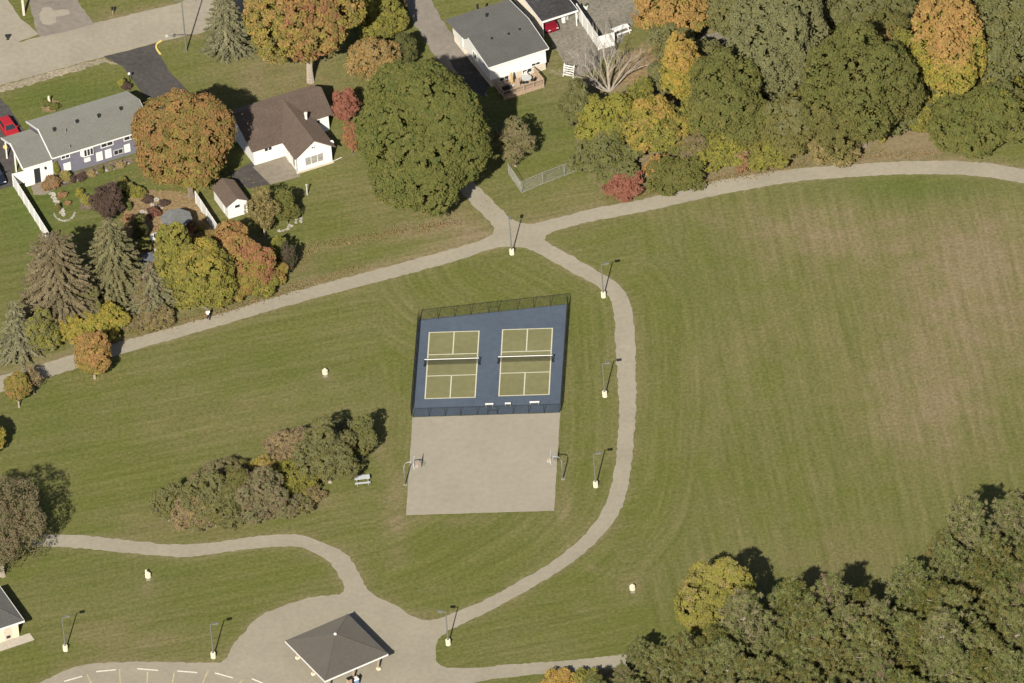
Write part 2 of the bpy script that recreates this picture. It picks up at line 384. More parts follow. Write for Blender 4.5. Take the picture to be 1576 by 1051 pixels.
    o = bpy.data.objects.new('ground', me); COL.objects.link(o); o['kind'] = 'structure'
make_ground()

sheet('footpath', smooth(NPU) + smooth(NPR) + smooth(NPL) + smooth(NPB), 0.012, CONC, .11, .45, seed=1)
sheet('footpath', smooth(LOR) + smooth(LOI), 0.022, CONC, .11, .45, seed=2)
sheet('plaza', smooth(WPU) + smooth(PLR) + smooth(PLL), 0.012, CONC, .11, .45, seed=3)
sheet('road', [(-80, 153), (0, 131), (160, 87), (248, 64), (311, 50), (420, 18), (420, -60), (270, 6), (146, 35), (87, 49), (0, 73), (-80, 93)], 0.012, ROADM, .1, seed=4)
sheet('driveway', [(-80, 96), (0, 75), (60, 53), (32, 28), (12, 0), (-10, -40), (-80, -40)], 0.022, ROADM, .08, seed=5)
sheet('driveway', [(60, 57), (87, 52), (100, 50), (144, 37), (130, 16), (118, 0), (100, -40), (25, -40), (43, 0)], 0.022, DRIVE, .1, seed=6)
sheet('concrete_patch', [(60, 22), (66, 12), (76, 10), (85, 17), (95, 14), (107, 15), (108, 22), (97, 24), (87, 25), (86, 35), (77, 39), (65, 37)], 0.032, PAD, .1, .4, seed=7)
sheet('driveway', [(160, 87), (205, 76), (246, 65), (241, 74), (247, 86), (262, 112), (290, 140), (330, 185), (290, 200), (230, 160), (207, 128), (190, 103)], 0.022, ASPH, .06, seed=8)
sheet('driveway', [(618, -10), (658, -10), (680, 30), (702, 60), (722, 88), (716, 100), (735, 130), (752, 150), (700, 130), (662, 76), (640, 40)], 0.012, DRIVE, .15, seed=9)
sheet('driveway', [(690, 92), (722, 88), (752, 130), (745, 150), (715, 130)], 0.022, ASPH, .15, seed=10)
sheet('gravel_yard', [(840, 20), (900, -30), (1010, -30), (975, 40), (950, 75), (910, 110), (888, 118), (862, 85), (840, 50)], 0.012, GRAVEL, .3, seed=11)
sheet('driveway', [(-60, 200), (0, 150), (18, 170), (40, 205), (22, 240), (22, 285), (-10, 295), (-60, 290)], 0.012, ASPH, .1, seed=12)
sheet('patio', [(389, 257), (444, 237), (461, 268), (462, 272), (416, 284)], 0.022, PATIO, .02, seed=13)
sheet('driveway', [(352, 268), (390, 248), (416, 284), (385, 290), (372, 287)], 0.012, ASPH, .06, seed=14)
sheet('bare_earth', [(1060, 60), (1110, 48), (1140, 58), (1140, 68), (1100, 72), (1062, 74)], 0.012, GRAVEL, .3, .5, seed=15)
sheet('leaf_litter_bed', [(965, 85), (1010, 68), (1030, 80), (1025, 130), (985, 150), (960, 125)], 0.012, LITTER, .5, .5, seed=16)
sheet('gravel_verge', [(-20, 140), (0, 133), (80, 110), (158, 89), (185, 101), (160, 97), (80, 120), (0, 143), (-20, 150)], 0.012, mat('pale_gravel', (.21, .18, .125), .95, .3, 2.2, .5, 10, big=.25), .22, .4, seed=22)
sheet('garden_bed', [(190, 318), (215, 290), (300, 300), (330, 345), (320, 370), (250, 385), (225, 420), (200, 400), (185, 350)], 0.012, LITTER, .4, .5, seed=17)
sheet('garden_bed', [(82, 275), (115, 265), (205, 240), (205, 252), (130, 275), (90, 290)], 0.012, SOIL, .2, .5, seed=18)
sheet('patio', [(45, 280), (80, 270), (95, 285), (70, 300), (52, 300)], 0.022, PATIO, .1, seed=19)
sheet('garden_bed', [(64, 160), (78, 150), (92, 158), (86, 172), (68, 172)], 0.012, LITTER, .2, .4, seed=20)
sheet('garden_bed', [(118, 300), (124, 290), (140, 300), (142, 322), (128, 325), (120, 312)], 0.012, SOIL, .2, .4, seed=21)

# ---------------------------------------------------------------- foliage machinery
def leaf_mesh(name, C, N, L, W, col, along=None, rng=None):
    k = len(C)
    rnd = rng.normal(size=(k, 3)) if along is None else along
    T = rnd - (rnd * N).sum(1)[:, None] * N
    T /= np.linalg.norm(T, axis=1)[:, None] + 1e-9
    B = np.cross(N, T)
    L = L[:, None]; W = W[:, None]
    bend = N * (L * .18)
    V = np.stack([C - T * L - bend, C + B * W, C + T * L - bend, C - B * W], 1).reshape(-1, 3)
    me = bpy.data.meshes.new(name)
    me.vertices.add(4 * k); me.vertices.foreach_set('co', V.ravel().astype(np.float32))
    me.loops.add(4 * k); me.loops.foreach_set('vertex_index', np.arange(4 * k, dtype=np.int32))
    me.polygons.add(k); me.polygons.foreach_set('loop_start', np.arange(0, 4 * k, 4, dtype=np.int32))
    me.update(calc_edges=True)
    a = me.attributes.new('tint', 'FLOAT_COLOR', 'POINT')
    c4 = np.ones((k, 4, 4), np.float32); c4[:, :, :3] = col[:, None, :]
    a.data.foreach_set('color', c4.ravel())
    me.materials.append(LEAF)
    return me

PAL = {k: np.array([lin(c) for c in v]) * .8 for k, v in {
    'green': [(116, 120, 62), (124, 122, 66), (108, 112, 58), (130, 126, 72), (106, 116, 64)],
    'dark': [(112, 112, 62), (104, 106, 60), (120, 116, 66), (110, 106, 64)],
    'olive': [(126, 120, 66), (118, 116, 64), (132, 124, 74)],
    'grey': [(122, 122, 84), (114, 116, 80), (128, 124, 88), (118, 116, 76)],
    'lime': [(148, 142, 64), (136, 136, 62), (126, 128, 60), (156, 144, 72)],
    'yellow': [(172, 146, 70), (160, 142, 66), (178, 152, 76), (148, 138, 66)],
    'orange': [(172, 136, 84), (162, 126, 76), (152, 130, 76), (178, 148, 92)],
    'rust': [(156, 118, 76), (146, 112, 70), (162, 122, 84), (140, 120, 70)],
    'red': [(160, 106, 86), (150, 96, 78), (166, 116, 94)],
    'plum': [(134, 116, 94), (124, 110, 86), (140, 124, 98)],
    'dusk': [(98, 80, 70), (90, 76, 66), (106, 88, 76)],
    'tan': [(156, 138, 96), (146, 130, 90), (164, 144, 100)],
    'spruce': [(130, 124, 88), (118, 116, 82), (136, 130, 94)],
    'brownsp': [(132, 120, 92), (122, 112, 84), (138, 126, 98)],
    'greysp': [(134, 130, 98), (124, 122, 92), (140, 136, 106)],
    'pine': [(130, 134, 82), (122, 128, 76), (138, 138, 90), (130, 128, 82)],
    'darkfir': [(78, 84, 54), (70, 76, 50), (86, 90, 56)],
}.items()}
for k_ in ('orange', 'yellow', 'lime', 'rust', 'red', 'tan'): PAL[k_] = PAL[k_] * 1.16
PAL['red'] = PAL['red'] * .86
for k_ in ('plum', 'grey', 'greysp', 'spruce', 'brownsp'): PAL[k_] = PAL[k_] * 1.2

def crown_points(rng, rx, ry, rz, clump=.7, dens=1.0, lump=.18, leaf=.2, top=('green',), bot=None, split=.5, needle=False, zmin=None, hollow=.88):
    R = np.array([rx, ry, rz])
    nl = int(np.clip(5 + rx * 1.5, 6, 15))
    gi = np.arange(nl) + .5
    ph_, th_ = np.arccos(1 - 1.55 * gi / nl), math.pi * (1 + 5 ** .5) * gi + rng.uniform(0, 6.28)
    ld = np.stack([np.cos(th_) * np.sin(ph_), np.sin(th_) * np.sin(ph_), np.cos(ph_)], 1) + rng.normal(size=(nl, 3)) * .22
    ld /= np.linalg.norm(ld, axis=1)[:, None]
    lf = np.clip(.62 - lump * .9, .26, .6) * rng.uniform(.8, 1.2, nl)
    LC = np.vstack([[0, 0, 0], ld * (1 - lf * .92)[:, None] * rng.uniform(.86, 1.06, nl)[:, None]])       # unit-sphere space
    LR = np.concatenate([[np.clip(.98 - lump * .9, .5, .92)], lf])
    cl_, dl_ = [], []
    for i in range(nl + 1):
        Ri = R * LR[i]
        area = 4 * math.pi * (((Ri[0] * Ri[1]) ** 1.6 + (Ri[0] * Ri[2]) ** 1.6 + (Ri[1] * Ri[2]) ** 1.6) / 3) ** (1 / 1.6)
        m_ = max(6, int(area / (clump * clump * .8)))
        d = rng.normal(size=(m_, 3)); d /= np.linalg.norm(d, axis=1)[:, None]
        p = LC[i] + d * LR[i] * (rng.uniform(hollow, 1.0, m_) ** .8)[:, None]
        ok = np.ones(m_, bool)
        for j in range(nl + 1):
            if j != i: ok &= np.linalg.norm(p - LC[j], axis=1) > LR[j] * (.9 if hollow > .7 else .6)
        ok &= (p[:, 2] > -.38) | (rng.random(m_) < .4)
        cl_.append(p[ok]); dl_.append(d[ok])
    cen = np.concatenate(cl_); d = np.concatenate(dl_); nc = len(cen)
    ext = np.percentile(np.abs(cen), 97, axis=0) + 1e-3
    ext = np.array([max(ext[0], ext[1])] * 2 + [ext[2]])
    cen = cen / ext * np.maximum(R - clump * .72, R * .45)
    cs = clump * rng.uniform(.6, 1.25, nc)
    per = int(max(7, dens * 2.1 * clump * clump / (leaf * leaf)))
    idx = np.repeat(np.arange(nc), per)
    k = len(idx)
    q = rng.normal(size=(k, 3)); q /= np.linalg.norm(q, axis=1)[:, None]
    nd = d / R; nd /= np.linalg.norm(nd, axis=1)[:, None]
    q = q + .75 * nd[idx] + np.array([0, 0, .25]); q /= np.linalg.norm(q, axis=1)[:, None]
    pos = cen[idx] + q * (cs[idx] * rng.uniform(.45, 1.0, k))[:, None] * np.array([1, 1, .8])
    nor = .7 * q + .5 * nd[idx] + np.array([0, -.05, .35]) + rng.normal(size=(k, 3)) * .42; nor /= np.linalg.norm(nor, axis=1)[:, None]
    # colour: leaf tint by clump
    bot = bot or top
    ph = rng.uniform(0, 6.28, 3); fr = 3.0 / max(rx, 1.0)
    nz = np.sin(cen[:, 0] * fr + ph[0]) * np.sin(cen[:, 1] * fr + ph[1]) * .35 + np.sin(cen[:, 2] * fr * .8 + ph[2]) * .2
    tz = (cen[:, 2] / rz * .5 + .5) + nz + rng.normal(size=nc) * .16
    pt = np.concatenate([PAL[a] for a in top]); pb = np.concatenate([PAL[a] for a in bot])
    cc = np.where((tz > split)[:, None], pt[rng.integers(0, len(pt), nc)], pb[rng.integers(0, len(pb), nc)])
    cc = cc * rng.uniform(.9, 1.1, nc)[:, None]
    lz = (pos[:, 2] / rz * .5 + .5) + nz[idx] + rng.normal(size=k) * .22
    own = np.where((lz > split)[:, None], pt[rng.integers(0, len(pt), k)], pb[rng.integers(0, len(pb), k)])
    col = (.55 * cc[idx] + .45 * own) * rng.uniform(.82, 1.18, k)[:, None]
    L = leaf * rng.uniform(.7, 1.3, k); W = L * (.62 if not needle else .24)
    # inner foliage so the heart of the crown is not empty
    ki = k // 4
    qi = rng.normal(size=(ki, 3)); qi /= np.linalg.norm(qi, axis=1)[:, None]
    pi_ = qi * R * (rng.uniform(.35, .92, ki) * (1 - lump * .75))[:, None]
    ni = rng.normal(size=(ki, 3)); ni /= np.linalg.norm(ni, axis=1)[:, None]
    ci = pb[rng.integers(0, len(pb), ki)] * rng.uniform(.85, 1.1, ki)[:, None]
    Li = leaf * 1.7 * np.ones(ki)
    al = np.concatenate([q + .3 * rng.normal(size=(k, 3)), rng.normal(size=(ki, 3))]) if needle else None
    pos = np.concatenate([pos, pi_]); nor = np.concatenate([nor, ni]); col = np.concatenate([col, ci]); L = np.concatenate([L, Li]); W = np.concatenate([W, Li * .6])
    if needle:
        nor = rng.normal(size=nor.shape); nor /= np.linalg.norm(nor, axis=1)[:, None]
    return pos, nor, L, W, col, al, cen

SEED = [100]
def tree(name, label, cx, cy, w_, h_, clear=1.0, top=('green',), bot=None, cat='tree', clump=.75, dens=1.0, lump=.2, leaf=.17, split=.5, group=None, needle=False, trunk=True, bark=None, hollow=.88):
    SEED[0] += 1; rng = np.random.default_rng(SEED[0]); rr = random.Random(SEED[0])
    if cat in ('shrub', 'bush', 'plant'): lump = max(lump, .36); hollow = min(hollow, .8); w_ *= 1.05
    rx = w_ / 2 / PXM
    rz = math.sqrt(max((h_ / 2) ** 2 - (rx * 7.615) ** 2, (rx * .45 * 10.03) ** 2)) / 10.03
    hc = clear + rz
    base = G(cx, cy, hc); base.z = 0
    root = thing(name, label, cat, base, 0, group)
    pos, nor, L, W, col, al, cen = crown_points(rng, rx, rx * rng.uniform(.9, 1.05), rz, clump, dens, lump, leaf, top, bot, split, needle, hollow=hollow)
    pos = pos + np.array([0, 0, hc])
    k = pos[:, 2] > .12
    me = leaf_mesh('crown', pos[k], nor[k], L[k], W[k], col[k], None if al is None else al[k], rng)
    link('crown', me, None, root)
    if trunk:
        tr_ = max(.06, rx * .055)
        mb = MB(); top_ = hc + rz * .35
        jx = [rr.uniform(-.12, .12) * rx for _ in range(3)]
        mb.tube([(0, 0, -.15), (0, 0, clear * .5 + .1), (jx[0] * .3, jx[1] * .3, hc * .7), (jx[0], jx[1], top_)], [tr_ * 1.35, tr_, tr_ * .75, tr_ * .25], 9)
        link('trunk', mb.mesh('trunk'), bark or BARK, root)
        mb = MB()
        for i in rng.choice(len(cen), min(len(cen), 10), replace=False):
            e = Vector(cen[i]) * .93 + Vector((0, 0, hc)); z0 = max(clear * .8, min(e.z - .2, hc * rr.uniform(.45, .85)))
            s0 = Vector((jx[0] * .3, jx[1] * .3, z0)); md = s0.lerp(e, .5) + Vector((0, 0, -.1 * rx))
            mb.tube([s0, md, e], [tr_ * .5, tr_ * .3, .02], 5)
        link('limb', mb.mesh('limb'), bark or BARK, root)
    return root

def spruce(label, tx, ty, H, R, pal, group=None, blunt=.85, name='spruce_tree', droop=.35, tint2=None, dens=1.0):
    SEED[0] += 1; rng = np.random.default_rng(SEED[0])
    base = G(tx, ty, H); base.z = 0
    root = thing(name, label, 'tree', base, rng.uniform(0, 6), group)
    P = PAL[pal]; C = []; N = []; A = []; Ls = []; Ws = []; K = []
    limbs = MB()
    z = .5
    while z < H - .25:
        r = R * (1 - z / H) ** blunt * rng.uniform(.9, 1.08) + .12
        nb = max(4, int(5 + r * 1.6))
        a0 = rng.uniform(0, 6.28)
        for j in range(nb):
            a = a0 + 6.283 * j / nb + rng.uniform(-.25, .25)
            ln = r * rng.uniform(.72, 1.12)
            rise = .25 * (z / H)
            n_ = int(max(10, ln * 26 * dens))
            t = rng.uniform(.12, 1, n_) ** .75
            dirv = np.array([math.cos(a), math.sin(a), 0]); side = np.array([-math.sin(a), math.cos(a), 0])
            wd = (.42 * (1 - t) + .12) * min(1, ln * .55)
            off = rng.normal(size=n_) * .55
            zz = z + rise * ln * t - droop * ln * t * t * .9 + .12 * ln * t ** 4 - np.abs(off) * wd * .35 + rng.normal(size=n_) * .04
            p = dirv * (ln * t)[:, None] + side * (off * wd)[:, None]; p[:, 2] = zz
            C.append(p)
            C_al = dirv * .9 + side * np.sign(off)[:, None] * .55 + np.array([0, 0, -.25]) + rng.normal(size=(n_, 3)) * .2
            A.append(C_al)
            nn = np.array([0, 0, 1.0]) + dirv * .45 + rng.normal(size=(n_, 3)) * .45
            N.append(nn / np.linalg.norm(nn, axis=1)[:, None])
            Ls.append(rng.uniform(.13, .25, n_)); Ws.append(rng.uniform(.05, .09, n_))
            bc = P[rng.integers(0, len(P))] * rng.uniform(.82, 1.15)
            if tint2 is not None and rng.random() < .22 and z > H * .35: bc = PAL[tint2][0] * rng.uniform(.8, 1.1)
            K.append(bc[None] * rng.uniform(.78, 1.22, n_)[:, None])
            if ln > .5: limbs.tube([(0, 0, z), tuple(dirv * ln * .5 + np.array([0, 0, z + rise * ln * .5 - droop * ln * .22])), tuple(dirv * ln * .95 + np.array([0, 0, z + rise * ln - droop * ln * .78]))], [.035, .022, .008], 4, False)
        z += .3 + .12 * rng.random()
    cat_ = np.concatenate
    k = cat_(C)[:, 2] > .05
    link('crown', leaf_mesh('crown', cat_(C)[k], cat_(N)[k], cat_(Ls)[k], cat_(Ws)[k], cat_(K)[k], cat_(A)[k], rng), None, root)
    link('trunk', MB().tube([(0, 0, -.2), (0, 0, H * .5), (0, 0, H)], [R * .05 + .07, R * .03 + .04, .02], 8).mesh('trunk'), BARK, root)
    link('limb', limbs.mesh('limb'), BARK, root)
    return root

# ================================================================ COURTS
padQ = [(635, 642), (862, 635), (872, 468), (645, 492)]
court = sheet('sports_court', padQ, 0.022, BLUE, .01, 1.0, seed=30)
sheet('concrete_court', [(635, 642.3), (862, 635.3), (853, 786), (625, 793)], 0.012, PAD, .04, seed=31)
YC = rad(-4.75)
cu = Vector((math.cos(YC), math.sin(YC), 0)); cv = Vector((-math.sin(YC), math.cos(YC), 0))
def cquad(mb, o, a0, a1, b0, b1, z):
    q = [o + cu * a + cv * b_ for a, b_ in ((a0, b0), (a1, b0), (a1, b1), (a0, b1))]
    mb.add([(p.x, p.y, z) for p in q], [(0, 1, 2, 3)])
courtC = []
for quad in ([(661.2, 511.8), (737.6, 509.4), (653.9, 614.2), (730.8, 611.9)], [(773.8, 507), (850.3, 505.1), (767.9, 610), (844.6, 608)]):
    c = sum((G(*p) for p in quad), Vector()) / 4; courtC.append(c)
    mb = MB(); cquad(mb, c, -3.05, 3.05, -6.7, 6.7, .032); o = mb.build('playing_surface', OLIVE, court)
    t = .14
    for a0, a1, b0, b1 in ((-3.05 - t / 2, -3.05 + t / 2, -6.7, 6.7), (3.05 - t / 2, 3.05 + t / 2, -6.7, 6.7), (-3.05 + t / 2, 3.05 - t / 2, -6.7, -6.7 + t), (-3.05 + t / 2, 3.05 - t / 2, 6.7 - t, 6.7),
                           (-3.05 + t / 2, 3.05 - t / 2, -2.2, -2.2 + t), (-3.05 + t / 2, 3.05 - t / 2, 2.2 - t, 2.2), (-t / 2, t / 2, -6.7 + t, -2.2), (-t / 2, t / 2, 2.2, 6.7 - t)):
        mb = MB(); cquad(mb, c, a0, a1, b0, b1, .040); mb.build('painted_line', LINEP, court)

def wire_mesh(w_, h_, sp=.13, r=.0045):
    mb = MB()
    k = -h_
    while k < w_:
        for sgn in (1, -1):
            pts = []
            a0, a1 = max(k, 0), min(k + h_, w_)
            if a1 - a0 > .02:
                z0, z1 = a0 - k, a1 - k
                p, q = ((a0, 0, z0), (a1, 0, z1)) if sgn > 0 else ((a0, 0.006, h_ - z0), (a1, 0.006, h_ - z1))
                mb.tube([p, q], r, 3, False)
        k += sp
    return mb.mesh('mesh_panel')

def chain_fence(name, label, pts, h_, m, group=None, r=.03, gates=(), sp=.13):
    """pts: list of ground points, one post each"""
    root = thing(name, label, 'fence', pts[0], 0, group)
    o0 = pts[0]
    pm = MB().tube([(0, 0, -.05), (0, 0, h_ + .06)], r, 8).mesh('post')
    for p in pts: link('post', pm, m, root).location = p - o0
    wm = {}
    for i, (a, c) in enumerate(zip(pts[:-1], pts[1:])):
        d = c - a; L_ = d.length; yaw = math.atan2(d.y, d.x)
        key = round(L_, 1)
        if key not in wm: wm[key] = wire_mesh(key, h_ - .1, sp)
        q = link('gate_panel' if i in gates else 'mesh_panel', wm[key], m, root); q.location = a - o0 + Vector((0, 0, .06)); q.rotation_euler = (0, 0, yaw); q.scale = (L_ / key, 1, 1)
        for zz in ((h_, .05) if i not in gates else (h_, h_ * .5, .05)):
            MB().tube([a - o0 + Vector((0, 0, zz)), c - o0 + Vector((0, 0, zz))], r * .7, 6).build('rail', m, root)
    return root

def along(a, c, fr): return [a.lerp(c, f) for f in fr]
A, B_, C_, D_ = G(646, 493.5), G(873, 468.5), G(862.5, 635.5), G(634.5, 642.5)
fr = [0, .125, .238, .346, .467, .533, .662, .775, .888, 1]
chain_fence('chain_link_fence', 'black chain link fence where the blue court meets the lawn towards the path junction', along(A, B_, fr), 1.6, BLKM, gates=(4,))
chain_fence('chain_link_fence', 'black chain link fence between the blue court and the bare concrete court', along(D_ + Vector((.1, .1, 0)), C_ + Vector((-.1, .1, 0)), [0, .11, .22, .325, .44, .51, .575, .685, .79, .895, 1]), 1.2, BLKM, gates=(5,))
chain_fence('chain_link_fence', 'black chain link side fence of the blue court facing the thicket', along(D_ + Vector((-.1, .3, 0)), A + Vector((-.12, -.2, 0)), [i / 8 for i in range(9)]), 1.5, BLKM)
chain_fence('chain_link_fence', 'black chain link side fence of the blue court facing the lamp posts', along(C_ + Vector((.1, .3, 0)), B_ + Vector((.12, -.2, 0)), [i / 8 for i in range(9)]), 1.5, BLKM)

for i, c in enumerate(courtC):
    r = thing('pickleball_net', ('low net with white top band on the olive court facing the thicket', 'low net with white top band on the olive court facing the lamp posts')[i], 'net', c + Vector((0, 0, .04)), YC)
    for s in (-1, 1):
        MB().lathe([(.05, 0), (.05, .95), (.0, .97)], 8, (s * 3.35, 0, 0)).build('post', BLKM, r)
        MB().box(s * 3.35 - .15, s * 3.35 + .15, -.2, .2, 0, .04).build('foot', BLKM, r)
    mb = MB()
    for k in range(45): mb.box(-3.3 + k * .15 - .008, -3.3 + k * .15 + .008, -.008, .008, .1, .86)
    for k in range(7): mb.box(-3.3, 3.3, -.011, .011, .1 + k * .12 - .008, .1 + k * .12 + .008)
    mb.build('mesh', BLKM, r)
    mb = MB(); mb.box(-3.33, 3.33, -.03, .03, .88, .96); mb.build('top_band', TRIM, r)

for px, py, L_, lab in ((823, 623, .6, 'long low white bench under the front fence of the blue court'), (753.5, 626, .5, 'low white bench beside the gate of the front court fence'), (782, 625, .36, 'short low white bench at the front court fence between two longer benches')):
    r = thing('bench', lab, 'bench', G(px, py) + Vector((0, 0, .024)), YC)
    MB().box(-L_, L_, -.14, .14, .40, .44).build('seat', mat('bench_paint', (.55, .54, .50), .8, .05, 3), r)
    for s in (-1, 1): MB().box(s * L_ * .8 - .04, s * L_ * .8 + .04, -.15, .15, 0, .40).build('leg', GALV, r)

def hoop(px, py, dirx, label):
    r = thing('basketball_hoop', label, 'basketball hoop', G(px, py), YC + (0 if dirx > 0 else math.pi))
    pts = [(0, 0, -.1), (0, 0, 2.6), (.06, 0, 2.95), (.22, 0, 3.25), (.5, 0, 3.42), (.9, 0, 3.45), (1.25, 0, 3.42)]
    MB().tube(pts, [.075, .07, .07, .065, .06, .055, .05], 10).build('gooseneck_pole', GALV, r, smooth=True)
    for s in (-1, 1): MB().tube([(.85, 0, 3.4), (1.27, s * .3, 3.1)], .025, 6).build('brace', GALV, r)
    bb = MB().box(1.27, 1.32, -.8, .8, 2.9, 3.75).build('backboard', TRIM, r, bevel=.01)
    rim = [(1.57 + .23 * math.cos(a), .23 * math.sin(a), 3.05) for a in [i * math.pi / 8 for i in range(17)]]
    MB().tube(rim, .014, 5, False).build('rim', ORANGE, r)
    mb = MB()
    for i in range(12):
        a = i * math.pi / 6; c2 = a + .5
        mb.tube([(1.57 + .22 * math.cos(a), .22 * math.sin(a), 3.04), (1.57 + .13 * math.cos(c2), .13 * math.sin(c2), 2.62)], .008, 3, False)
    mb.build('net', NETM, r)
    MB().lathe([(.24, 0), (.24, .03)], 12, (0, 0, 0)).build('footing', PAD, r)
hoop(623.8, 746, 1, 'curved grey basketball hoop on the side of the concrete court facing the thicket')
hoop(866.5, 737, -1, 'curved grey basketball hoop on the side of the concrete court facing the loop path')

# ================================================================ LAMP POSTS AND FOOTINGS
def make_lamp():
    r = thing('lamp_post', '', 'lamp post', (0, 0, 0))
    MB().lathe([(.30, -.1), (.30, .72), (.26, .78), (.0, .785)], 16).build('footing', FOOT, r, smooth=False)
    MB().lathe([(.14, .78), (.14, .82), (.085, .83), (.06, 5.0), (.0, 5.01)], 10).build('pole', POLE, r)
    a = MB().tube([(0, 0, 4.92), (.18, 0, 5.0), (.42, 0, 5.02)], .03, 6).build('arm', POLE, r)
    h = MB().box(.32, .95, -.2, .2, 4.96, 5.1).build('lamp_head', POLE, r, bevel=.03)
    MB().box(.42, .85, -.14, .14, 4.935, 4.965).build('lens', LAMPG, h)
    return r
lamp0 = make_lamp()
for i, (px, py, yaw, lab) in enumerate((
        (788, 391, 80, 'lamp post with its concrete footing in the grass at the junction of four paths'),
        (929, 457, 10, 'lamp post on the bend of the loop path beside the corner of the blue court'),
        (931, 610, 5, 'lamp post between the blue court and the straight run of the loop path'),
        (917, 749, 5, 'lamp post between the concrete court and the loop path'),
        (690, 992, 170, 'lamp post where the loop path meets the pavilion plaza'),
        (328.5, 1012, 10, 'lamp post on the lawn corner where the parking lot widens into the plaza'),
        (101, 1001, 10, 'lamp post on the lawn between the cream building and the parking lot'))):
    o = lamp0 if i == 0 else copy_tree(lamp0)
    o.location = G(px, py); o.rotation_euler = (0, 0, rad(yaw)); o['label'] = lab; o['group'] = 'park lamp posts'

for px, py, spike, lab in ((500.5, 575, 0, 'round pale concrete post footing alone on the lawn towards the long straight path'),
                           (228, 888, 1, 'pale concrete footing with a short stub on the lawn above the parking lot'),
                           (973.5, 907, 0, 'round pale concrete post footing on the lawn outside the loop path bend')):
    r = thing('concrete_footing', lab, 'footing', G(px, py), 0, 'bare concrete footings on the lawn')
    MB().lathe([(.34, -.1), (.34, .5), (.30, .55), (0, .555)], 16).build('base', FOOT, r)
    MB().lathe([(.17, .55), (.17, .72), (0, .73)], 10, (0, 0, 0)).build('cap', FOOT, r)
    MB().box(-.25, .25, -.75, -.42, -.05, .03).build('splash_slab', CONC, r)
    if spike: MB().box(-.3, -.08, -.06, .12, .55, 1.05).build('stub', FOOT, r)

# ================================================================ BUILDINGS
def roof_slab(root, name, quads, m, t=.14):
    mb = MB()
    for q in quads: mb.slab(q, t)
    return mb.build(name, m, root)

def window(root, x, z, w_, h_, y, pane=GLASS, mull=1, axis='x', out=-1, frame=TRIM):
    """frame and panes on a wall; axis: wall runs along x or y; out: side the frame stands proud of"""
    def bx(mb, a0, a1, z0, z1, d0, d1):
        lo, hi = sorted((y + out * d0, y + out * d1))
        return mb.box(a0, a1, lo, hi, z0, z1) if axis == 'x' else mb.box(lo, hi, a0, a1, z0, z1)
    f = .09; mb = MB()
    bx(mb, x - w_ / 2, x + w_ / 2, z, z + f, -.04, .06); bx(mb, x - w_ / 2, x + w_ / 2, z + h_ - f, z + h_, -.04, .06)
    bx(mb, x - w_ / 2, x - w_ / 2 + f, z + f, z + h_ - f, -.04, .06); bx(mb, x + w_ / 2 - f, x + w_ / 2, z + f, z + h_ - f, -.04, .06)
    for i in range(1, mull + 1):
        xm = x - w_ / 2 + w_ * i / (mull + 1); bx(mb, xm - .035, xm + .035, z + f, z + h_ - f, -.04, .055)
    o = mb.build('window', frame, root)
    k = mull + 1; iw = (w_ - 2 * f) / k
    for i in range(k):
        p = MB(); bx(p, x - w_ / 2 + f + iw * i + .02, x - w_ / 2 + f + iw * (i + 1) - .02, z + f, z + h_ - f, -.05, .012); p.build('pane', pane, o)
    return o

def panel(root, name, x, z, w_, h_, y, m, d=.06):
    return MB().box(x - w_ / 2, x + w_ / 2, y - d, y + .03, z, z + h_).build(name, m, root)

def gable_walls(root, x0, x1, y0, y1, zw, zr, m, name='wall', ym=None, z0=-.2):
    ym = ym if ym is not None else (y0 + y1) / 2
    mb = MB()
    P = [(x0, y0, z0), (x1, y0, z0), (x1, y1, z0), (x0, y1, z0), (x0, y0, zw), (x1, y0, zw), (x1, y1, zw), (x0, y1, zw), (x0, ym, zr), (x1, ym, zr)]
    mb.add(P, [(0, 1, 5, 4), (2, 3, 7, 6), (1, 2, 6, 9, 5), (3, 0, 4, 8, 7), (3, 2, 1, 0)])
    return mb.build(name, m, root)

def loc2(root_loc, yaw, p):
    d = Vector(p) - Vector(root_loc); c, s = math.cos(yaw), math.sin(yaw)
    return Vector((d.x * c + d.y * s, -d.x * s + d.y * c, d.z))

YH = rad(20.5)
# ---- blue-violet bungalow with grey roof
e0 = G(80, 243, 3.4); r = thing('bungalow', 'long bungalow with grey shingle roof, violet siding and white carport end beside the red car', 'house', (e0.x, e0.y, 0), YH)
L_, W_, ze, zr = 13.6, 8.75, 3.4, 5.0
roof = roof_slab(r, 'roof', [[(0, 0, ze), (L_, 0, ze), (L_, W_ / 2, zr), (0, W_ / 2, zr)], [(0, W_ / 2, zr), (L_, W_ / 2, zr), (L_, W_, ze), (0, W_, ze)]], SHGREY)
mb = MB(); mb.beam((0, -.03, ze - .12), (L_, -.03, ze - .12), .06, .16)
for a, c in (((0, 0, ze), (0, W_ / 2, zr)), ((0, W_ / 2, zr), (0, W_, ze))): mb.beam((-.04, a[1], a[2] - .06), (-.04, c[1], c[2] - .06), .1, .22); mb.beam((L_ + .03, a[1], a[2] - .16), (L_ + .03, c[1], c[2] - .16), .06, .2)
mb.build('fascia', TRIM, r)
gable_walls(r, .15, L_ - .3, .45, W_ - .45, 3.38, 4.78, VIOLET)
for px, py in ((83.5, 198), (118.5, 186), (152, 177), (186, 166)):
    p = loc2(e0 - Vector((0, 0, 3.4)), YH, G(px, py, 4.95)); MB().box(p.x - .17, p.x + .17, p.y - .17, p.y + .17, p.z - .35, p.z + .12).build('roof_vent', BLKM, roof)
for px, py, zz in ((101, 201, 4.8), (107.5, 226, 3.9)):
    p = loc2(e0 - Vector((0, 0, 3.4)), YH, G(px, py, zz)); MB().lathe([(.07, -.3), (.07, .25), (0, .26)], 8, p).build('vent_pipe', GALV, roof)
